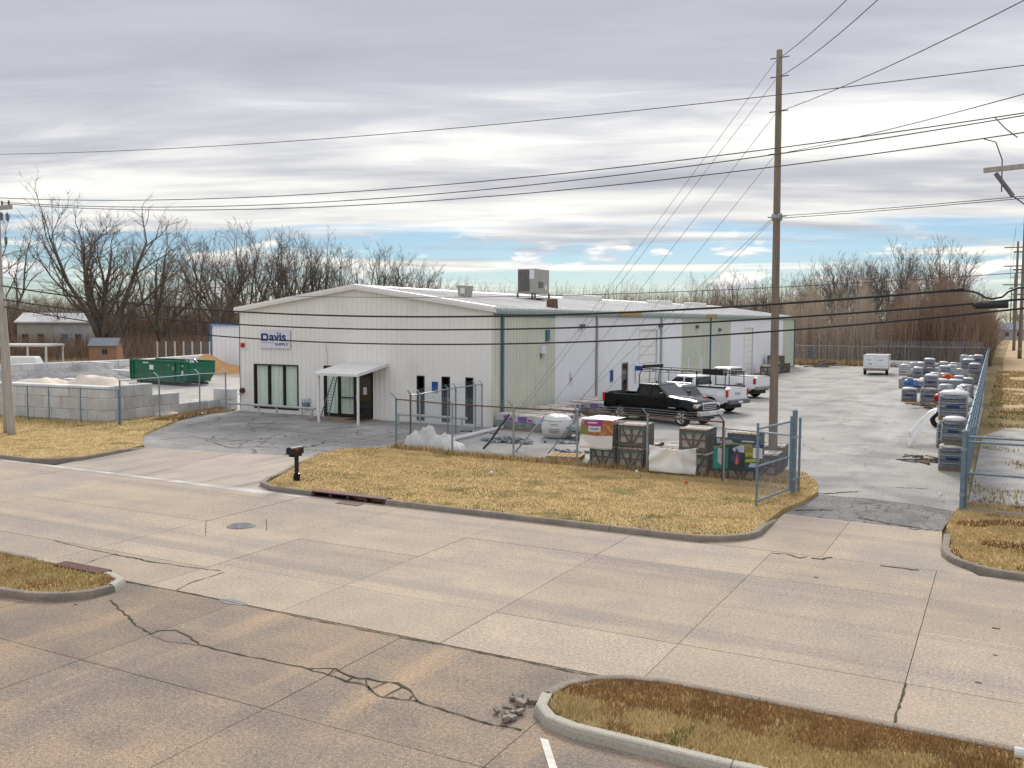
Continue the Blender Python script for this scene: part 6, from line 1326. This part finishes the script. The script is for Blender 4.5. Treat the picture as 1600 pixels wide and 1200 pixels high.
wire('telecom_cable', 'middle black telecom cable carrying the splice case', [(0,467),(775,514.5),(1500,476)], .026)
wire('telecom_cable', 'lowest black telecom cable across the warehouse front', [(5,479),(775,537.5),(1560,486)], .024)
wire('telecom_cable', 'thin dark strand just above the warehouse roof line', [(370,460),(900,461),(1580,427)], .009, 'wire_thin')
A = atY(1512,455,24.3); tag(MB().path([atY(q[0],q[1],24.3) for q in ((1462,456),(1512,454),(1528,458),(1540,465),(1550,467),(1566,464),(1575,456),(1590,450),(1610,448))]+[Vector((3.2,24.3,5.95))],.024,6).build('telecom_cable','cable',None,smooth=True), 'slack drip loop at the end of the uppermost telecom cable', 'wire')
A, B = atY(1524,476,24.3), atY(1576,474.5,24.3); sc2 = thing('splice_case', 'black cylindrical splice case hanging on the middle telecom cable', 'splice case', A); d = B-A; MB().tube((0,0,-.02),(d.x,0,d.z-.02),.085,n=12).build('case','cable',sc2); MB().tube((-.06,0,0),(0,0,-.02),.03,.085,n=12).build('end_cap','cable',sc2); MB().tube((.1,0,.08),(.1,0,.17),.03,n=6).build('valve','alloy',sc2)
for (a, lp_, nm) in (((1555,184),((1570,200),(1590,215)),'curved jumper lead hanging from the middle conductor'),((1537,217),((1556,222),(1566,250),(1565,300)),'curved jumper lead hanging from the lowest conductor')):
    P0 = [atY(a[0],a[1],24.3)]+[atY(q[0],q[1],24.3) for q in lp_]; tag(MB().path(P0,.013,5).build('jumper_lead','cable',None,smooth=True), nm, 'wire')
# lines from the tall pole out over the street, and its guys
hd = Vector((.375,-.927,0)); ORD = ('topmost','second','third','fourth','fifth','lowest')
for i, z in enumerate((13.5,12.9,11.8,10.45,8.45,8.38)):
    b = Vector((-6.75,30.85+(.04 if i == 5 else 0),z)); pts_ = []; hd = Vector(((.375,-.927,0),(.375,-.927,0),(.5,-.866,0),(.6,-.8,0),(.8,-.6,0),(.8,-.6,0))[i]); kd = (.155,.16,.114,.095,.056,.052)[i]
    for k in range(30):
        s_ = 46*k/29; pts_.append(b+hd*s_+Vector((.05*s_*(1 if i == 5 else 0)/10,0,-kd*(s_-s_*s_/46))))
    tag(MB().path(pts_,.012,5).build('overhead_wire','wire_thin',None,smooth=True), ORD[i]+' wire leaving the tall wooden pole over the street', 'wire')
for i, (z, a) in enumerate(((13.5,(-20.85,38.6)),(12.9,(-20.8,38.9)),(11.8,(-20.6,41.6)),(10.45,(-20.4,44.6)),(8.45,(-20.3,43.4)),(8.38,(-20.2,46.4)))):
    tag(MB().path([(-6.8,30.85,z),(a[0],a[1],.0)],.008,4).build('guy_wire','wire_guy'), ORD[i]+' guy wire from the tall wooden pole to the warehouse foot', 'guy wire')
# receding line of poles beside the far roadside
FPO = [(1.85,150,1.0),(1.4,194,1.0),(1.9,330,1.0),(1.5,440,1.0)]
fl_ = ('first','second','third','fourth')
for i, (x, y, k) in enumerate(FPO):
    h_ = (21.0,20.0,20.5,20.5)[i]; t = pole('utility_pole', fl_[i]+' pole of the line receding beyond the long fence', x, y, h_, .28, .18, 'pole_wood')
    for z in ((h_-1.2,h_-4.6,h_-8.0) if i else (h_-6,h_-8.5,h_-12)): MB().b2(-1.3 if i != 1 else -2.2,1.3,-.08,.08,z,z+.2).build('crossarm','pole_wood',t)
    if i == 0: MB().b2(-.29,.29,-.29,.29,1.2,1.45).build('marker_band','line_yellow',t)
for i, (x, z) in enumerate(((-1.1,18.6),(1.1,18.6),(-1.1,15.3),(1.1,15.3))):
    pts_ = []
    for (a, b) in (((FPO[0][0],150),(FPO[1][0],194)),((FPO[1][0],194),(FPO[2][0],330))):
        for k in range(9): q = k/8; pts_.append((a[0]+(b[0]-a[0])*q+x, a[1]+(b[1]-a[1])*q, z-4*q*(1-q)*1.2))
    tag(MB().path(pts_,.03,4).build('overhead_wire','wire_thin'), 'distant wire strung along the receding line of poles', 'wire', 'distant roadside wires')
# ================================================================ STREET THINGS
mbx = thing('mailbox', 'black mailbox with raised red flag on a black post by the kerb', 'mailbox', (-18.95,21.5,.1), radians(4))
MB().box((0,.05,.42),(.10,.10,.86)).build('post','plastic_black',mbx,bevel=.01); MB().box((0,.05,.11),(.15,.15,.24)).build('post_sleeve','paint_black',mbx,bevel=.015)
mb = MB(); pr = [(-.10,.86)]+[(-.10*cos(pi*i/8),1.0+.09*sin(pi*i/8)) for i in range(9)]+[(.10,.86)]; mb.prof([(p[0]*1.15,p[1]-.02) for p in pr],'y',-.30,.26); mb.build('box','plastic_black',mbx)
MB().box((0,-.306,.93),(.22,.012,.17)).build('door','plastic_black',mbx,bevel=.004); MB().prof([(-.09,.76),(.09,.76),(.10,.838),(-.10,.838)],'y',-.2,.2).build('bracket','paint_black',mbx)
fg = MB().box((.125,-.10,.98),(.012,.14,.05)).build('flag','red',mbx)
hy = thing('hydrant', 'white fire hydrant at the edge of the island turf', 'hydrant', (.43,10.9,.09)); mat('hydrant_white',(.70,.70,.68),(.62,.62,.60),5,.45)
MB().lathe([(.16,0),(.16,.04),(.115,.06),(.115,.10),(.15,.11),(.15,.15),(.105,.17),(.10,.50),(.125,.51),(.125,.54),(.115,.58),(.07,.62),(.03,.64)],n=20).build('barrel','hydrant_white',hy,smooth=False)
for a in (0,pi/2,pi): MB().tube((.08*cos(a),.08*sin(a),.38),(.19*cos(a),.19*sin(a),.38),.055,n=10).build('outlet','hydrant_white',hy)
MB().tube((0,0,.64),(0,0,.69),.025,n=5).build('nut','hydrant_white',hy)
for px, py, m, lb in ((1072,756,'orange','small orange ball in the grass before the crates'),(995,739,'sign_white','white paper scrap at the foot of the crates'),(768,741,'sign_white','white litter scrap on the middle verge'),(281,652,'sign_white','white litter scrap among brown leaves'),(272,659,'red','red can among brown leaves'),(316,647,'sign_white','white paper wad at the fence post foot'),(1470,776,'sign_white','white litter by the head of the blue fence'),(1120,739,'tarp_blue','blue plastic scrap beside the navy banner')):
    c = G(px,py,.1); tag(MB().box((c.x,c.y,.16),(.12,.10,.09),rnd(0,3),taper=.6).build('litter',m,None,bevel=.02), lb, 'litter')
# ================================================================ TREES AND WOODS
def gen_tree(seed, H, r0, fork=.22, limbs=4, spread=.55, side=6, sub=5, twig=4, up=.35, mt='bark', mc='twig', tr=.012, slender=False):
    R = random.Random(seed); T = MB(); K = MB()
    def perp(d):
        a = d.orthogonal().normalized(); b = d.cross(a); q = R.uniform(0, 2*pi); return a*cos(q)+b*sin(q)
    def run(p, d, L, ra, rb, seg, wig, lift):
        pts = [p]; dirs = []
        for i in range(seg):
            d = (d + perp(d)*R.uniform(0, wig) + Vector((0,0,1))*lift).normalized(); p = p + d*(L/seg); pts.append(p); dirs.append(d)
        return pts, dirs, [ra+(rb-ra)*i/seg for i in range(seg+1)]
    def twigs(pts, dirs, n, L, r):
        for _ in range(n):
            k = R.uniform(.25, 1); i = min(int(k*(len(pts)-1)), len(pts)-2); b = pts[i].lerp(pts[i+1], k*(len(pts)-1)-i)
            d = (dirs[i] + perp(dirs[i])*R.uniform(.45,1.0) + Vector((0,0,.25))).normalized(); l = L*R.uniform(.5,1.25)
            m_ = b+d*l*.55; e = m_+(d+perp(d)*.35+Vector((0,0,.15))).normalized()*l*.5
            K.path([b,m_,e],[r,r*.75,r*.35],3)
    def branch(p, d, L, r, lev):
        seg = (5,4,3)[min(lev,2)]; pts, dirs, rs = run(p, d, L, r, r*(.38 if lev else .42), seg, (.30,.40,.45)[min(lev,2)], (.10,.07,.05)[min(lev,2)]*up/.35)
        (T if lev < 2 else K).path(pts, rs, (6,4,3)[min(lev,2)])
        if lev < 2:
            n = side if lev == 0 else sub
            for i in range(n):
                k = R.uniform(.25,1) if i < n-1 else 1; j = min(int(k*seg), seg-1); b = pts[j].lerp(pts[j+1], k*seg-j)
                dd = (dirs[j]+perp(dirs[j])*R.uniform(.45,.95)*(1 if k < 1 else .35)).normalized(); branch(b, dd, L*R.uniform(.38,.66)*(1.05-.35*k), max(tr, rs[j]*R.uniform(.42,.62)), lev+1)
            if lev == 1: twigs(pts, dirs, twig, H*.05, tr)
        else: twigs(pts, dirs, twig, H*.055, tr)
    if slender:
        pts, dirs, rs = run(Vector((0,0,-.3)), Vector((R.uniform(-.06,.06),R.uniform(-.06,.06),1)), H*.92, r0, r0*.18, 9, .10, .06); T.path(pts, rs, 6)
        for i in range(limbs*3):
            k = R.uniform(.32,1); j = min(int(k*9),8); b = pts[j].lerp(pts[j+1],k*9-j); dd = (dirs[j]*.7+perp(dirs[j])*spread).normalized(); branch(b, dd, H*R.uniform(.14,.26)*(1.25-k*.6), max(tr,rs[j]*.5), 1)
    else:
        pts, dirs, rs = run(Vector((0,0,-.3)), Vector((R.uniform(-.08,.08),R.uniform(-.08,.08),1)), H*fork+.3, r0, r0*.8, 3, .10, .1); T.path(pts, rs, 8)
        for i in range(limbs):
            a = 2*pi*i/limbs+R.uniform(-.5,.5); s_ = spread*R.uniform(.35,1.25); d = Vector((cos(a)*s_, sin(a)*s_, 1)).normalized(); branch(pts[-1]-Vector((0,0,R.uniform(0,H*fork*.5))), d, H*(1-fork)*R.uniform(.68,.92), r0*R.uniform(.45,.68), 0)
    mx = max(v[2] for v in K.v)
    for q in (T, K): q.v = [(v[0]*H/mx, v[1]*H/mx, v[2]*H/mx) for v in q.v]
    return T.mesh('trunk', mt, True, fix=False), K.mesh('crown', mc, False, fix=False)
TV = {'vase': gen_tree(11,20,.50,.14,7,.42,9,7,5,tr=.016), 'vase2': gen_tree(12,20,.42,.18,5,.45,8,6,5,tr=.016), 'oak': gen_tree(13,20,.40,.22,5,.62,8,6,5,tr=.016), 'tall': gen_tree(14,20,.30,.28,4,.33,8,6,5,tr=.018), 'tall2': gen_tree(15,20,.32,.22,4,.40,8,6,5,tr=.018),
      'slim': gen_tree(16,16,.17,limbs=5,spread=.75,sub=4,twig=3,slender=True,mt='bark',mc='twig'), 'slim2': gen_tree(17,16,.15,limbs=5,spread=.6,sub=4,twig=3,slender=True,mt='bark_pale',mc='twig_brown'), 'slim3': gen_tree(18,16,.18,limbs=6,spread=.7,sub=4,twig=3,slender=True,mt='bark',mc='twig'),
      'round': gen_tree(19,20,.36,.3,8,.75,8,6,5,up=.5,tr=.02), 'shrub': gen_tree(20,8,.10,.05,8,.75,6,5,4,mt='bark_red',mc='twig_brown',tr=.012), 'sapling': gen_tree(21,10,.06,limbs=4,spread=.5,sub=3,twig=3,slender=True,mt='bark_pale',mc='twig_tan',tr=.009)}
random.seed(77)
def tree(kind, px, dist, top, label, group=None, rz=None, wid=1.0, name='bare_tree', cat='tree'):
    p = polar(px, dist, -.1); Hh = CAMH+(502-top)/FPX*dist*1.02; base = {'slim':16,'slim2':16,'slim3':16,'shrub':8,'sapling':10}.get(kind,20); k = Hh/base
    t = thing(name, label, cat, p, rnd(0,6.28) if rz is None else rz, group); t.scale = (k*wid,k*wid,k)
    link('trunk', TV[kind][0], t); link('crown', TV[kind][1], t); return t
tree('vase',160,124,302,'huge bare multi-stemmed tree rising behind the small brick outbuilding',rz=.9,wid=1.25)
tree('vase2',252,132,345,'bare leaning tree immediately beside the huge multi-stemmed one',rz=2.2,wid=1.1)
tree('oak',-8,118,345,'bare tree behind the roadside pole and carport',rz=.4,wid=1.1)
LG = 'bare trees in the line behind the warehouse'
for px, d_, tp, k in ((335,160,357,'oak'),(312,172,372,'tall'),(385,168,352,'tall2'),(428,166,352,'vase2'),(452,180,362,'tall'),(402,190,372,'oak'),(495,178,366,'vase2'),(528,190,380,'tall2'),(562,186,384,'oak'),(596,190,380,'tall'),(622,200,392,'vase2'),(650,205,405,'oak'),(668,215,415,'tall2'),(468,200,375,'oak'),(352,185,380,'vase')):
    tree(k,px,d_,tp+rnd(-6,6),{'oak':'broad-crowned','tall':'narrow few-limbed','tall2':'upright many-limbed','vase2':'vase-shaped','vase':'widely forking'}[k]+' bare tree in the line rising above the warehouse front',LG)
for i in range(18):
    tree(random.choice(('slim','slim3','tall','oak','shrub')), -40+rnd(0,400), rnd(140,200), rnd(410,455), 'small bare tree in the thicket behind the stone yard', 'thicket trees behind the stone yard')
for i in range(9): tree(random.choice(('slim','slim3','oak')), rnd(380,690), rnd(190,230), rnd(405,440), 'small bare tree filling the line behind the roof', 'filler trees behind the roof')
for i in range(24): tree(random.choice(('slim','slim3','oak','tall')), rnd(700,1100), rnd(225,300), rnd(446,460), 'far bare tree just clearing the warehouse roof', 'far trees beyond the warehouse roof')
for px, d_, tp, k in ((1296,150,398,'tall2'),(1312,158,404,'tall'),(1332,146,400,'tall2'),(1348,160,412,'tall'),(1376,150,404,'tall'),(1404,142,380,'tall2'),(1422,160,402,'tall'),(1450,150,410,'oak'),(1304,165,408,'tall2'),(1322,170,400,'oak'),(1364,165,410,'tall2'),(1390,160,396,'oak'),(1414,170,392,'tall'),(1436,165,404,'tall2'),(1270,175,416,'tall'),(1340,175,404,'tall2')):
    tree(k,px,d_,tp,'tall dark bare tree standing above the tan thicket','tall trees above the thicket',wid=.9)
tree('round',1491,150,377,'round-crowned bare tree rising over the reddish brush',rz=1.0,wid=.85)
for i in range(46):
    px = rnd(1085,1300); tree(random.choice(('slim','slim2','slim3')), px, rnd(150,215), rnd(415,446)-(px-1085)*.03, 'slender bare tree in the wood beyond the far wall', 'slender trees beyond the far wall')
for i in range(56): tree(random.choice(('sapling','slim2','sapling')), rnd(1225,1420), rnd(124,142), rnd(440,485), 'pale slender sapling at the front of the thicket', 'pale saplings behind the back fence')
for i in range(46):
    px = rnd(1380,1545); tp = 432+abs(px-1490)*.32+rnd(-4,26)+max(0,px-1515)*1.3; tree('shrub', px, rnd(126,150), tp, 'rounded red-brown bare shrub in the brush by the blue fence', 'red-brown brush by the blue fence', name='bare_shrub', cat='shrub')
for i in range(16): y = rnd(122,190); t_ = tree('shrub', 1500, 130, rnd(478,490), 'bare shrub crowding the far blue fence', 'shrubs along the far blue fence', name='bare_shrub', cat='shrub'); t_.location = (-3.4-rnd(.4,5), y, -.1)
for i in range(12): tree(random.choice(('oak','tall','round')), rnd(1556,1680), rnd(420,620), rnd(478,490), 'distant tree beyond the end of the roadside', 'distant roadside trees')
p = polar(1572, 330); hs = thing('distant_house', 'small white house at the far end of the roadside', 'house', p, .2); MB().b2(-6,6,-4,4,-.1,3.0).build('wall','house_white',hs); MB().prof([(-4.4,2.95),(0,5.2),(4.4,2.95)],'x',-6.4,6.4).build('roof','shingle',hs)
for x in (-4,-.5,3): MB().b2(x-.6,x+.6,-4.05,-4.001,1,2.2).build('window','dark_glass',hs)
# brush that reads as one mass
def brush(name, label, n, zone, hmin, hmax, mats, r=(.02,.04), twn=3, seed=1, lean=.16):
    R = random.Random(seed); mb = MB()
    for q in mats: mb.mi(q)
    V, F, I = mb.v, mb.f, mb.m
    def rod(a, b, r0, r1, k):
        o = len(V); d = (b-a).normalized(); u = d.orthogonal().normalized(); w = d.cross(u)
        for p, rr in ((a,r0),(b,r1)):
            for j in range(3): V.append(tuple(p+(u*cos(j*2.0944)+w*sin(j*2.0944))*rr))
        F.extend(((o,o+1,o+4,o+3),(o+1,o+2,o+5,o+4),(o+2,o,o+3,o+5))); I.extend((k,k,k))
    for _ in range(n):
        p, hk = zone(R); h = R.uniform(hmin,hmax)*hk; k = R.randrange(len(mats)); rr = R.uniform(*r); a = Vector((p[0],p[1],-.15)); m_ = a+Vector((R.gauss(0,lean)*h*.5,R.gauss(0,lean)*h*.5,h*.55)); e = m_+Vector((R.gauss(0,lean)*h*.6,R.gauss(0,lean)*h*.6,h*.45))
        rod(a,m_,rr,rr*.75,k); rod(m_,e,rr*.75,rr*.25,k)
        for _ in range(twn):
            q = R.uniform(.2,1); b = a.lerp(m_,q*2) if q < .5 else m_.lerp(e,q*2-1); rod(b,b+Vector((R.gauss(0,.35),R.gauss(0,.35),R.uniform(.1,.7)))*(h*.22),rr*.45,rr*.15,k)
    o = mb.build(name, None, None, fix=False); tag(o, label, 'brush', kind='stuff'); return o
def zn(p0, p1, d0, d1, prof=None):
    def f(R):
        px = R.uniform(p0,p1); d = R.uniform(d0,d1); v = polar(px,d); return v, (prof(px) if prof else 1.0)
    return f
brush('thicket','dense tan and brown thicket behind the back fence',9500,zn(1225,1430,121,165,lambda px: .45+.42*abs(sin(px*.043)+.7*sin(px*.117+1))),3,10.5,['twig_tan','twig_brown','bark_pale','twig_brown'],(.016,.04),3,1,.05)
brush('brush_mass','dense red-brown brush beside the far blue fence',12000,zn(1370,1552,121,160,lambda px: max(.25,1-((px-1475)/118)**2*.75)*(.62+.30*abs(sin(px*.061)+.6*sin(px*.15)))),3,12,['twig_brown','bark_red','twig_brown','dead_leaf'],(.014,.032),4,2,.14)
brush('undergrowth','dark leafless undergrowth behind the stone yard',13000,zn(-60,700,150,215),3,9,['twig_brown','twig','bark','dead_leaf'],(.02,.05),4,3,.14)
brush('undergrowth','dark brambles around the brick outbuilding and carport',4200,zn(-30,372,124,150),.8,3.4,['twig','twig_brown','dead_leaf'],(.015,.03),4,4,.25)
brush('far_wood','far grey woodland beyond the warehouse roof',7000,zn(690,1260,180,320),6,13.5,['twig_brown','twig','bark_pale'],(.03,.06),4,5,.08)
def zf(R): return Vector((-2.7-abs(R.gauss(0,1.8)), R.uniform(117,210), 0)), 1.0
brush('brush_mass','tangled brush leaning along the far blue fence',4200,zf,1.5,5.5,['twig_brown','bark_red','dead_leaf'],(.014,.03),4,6,.2)
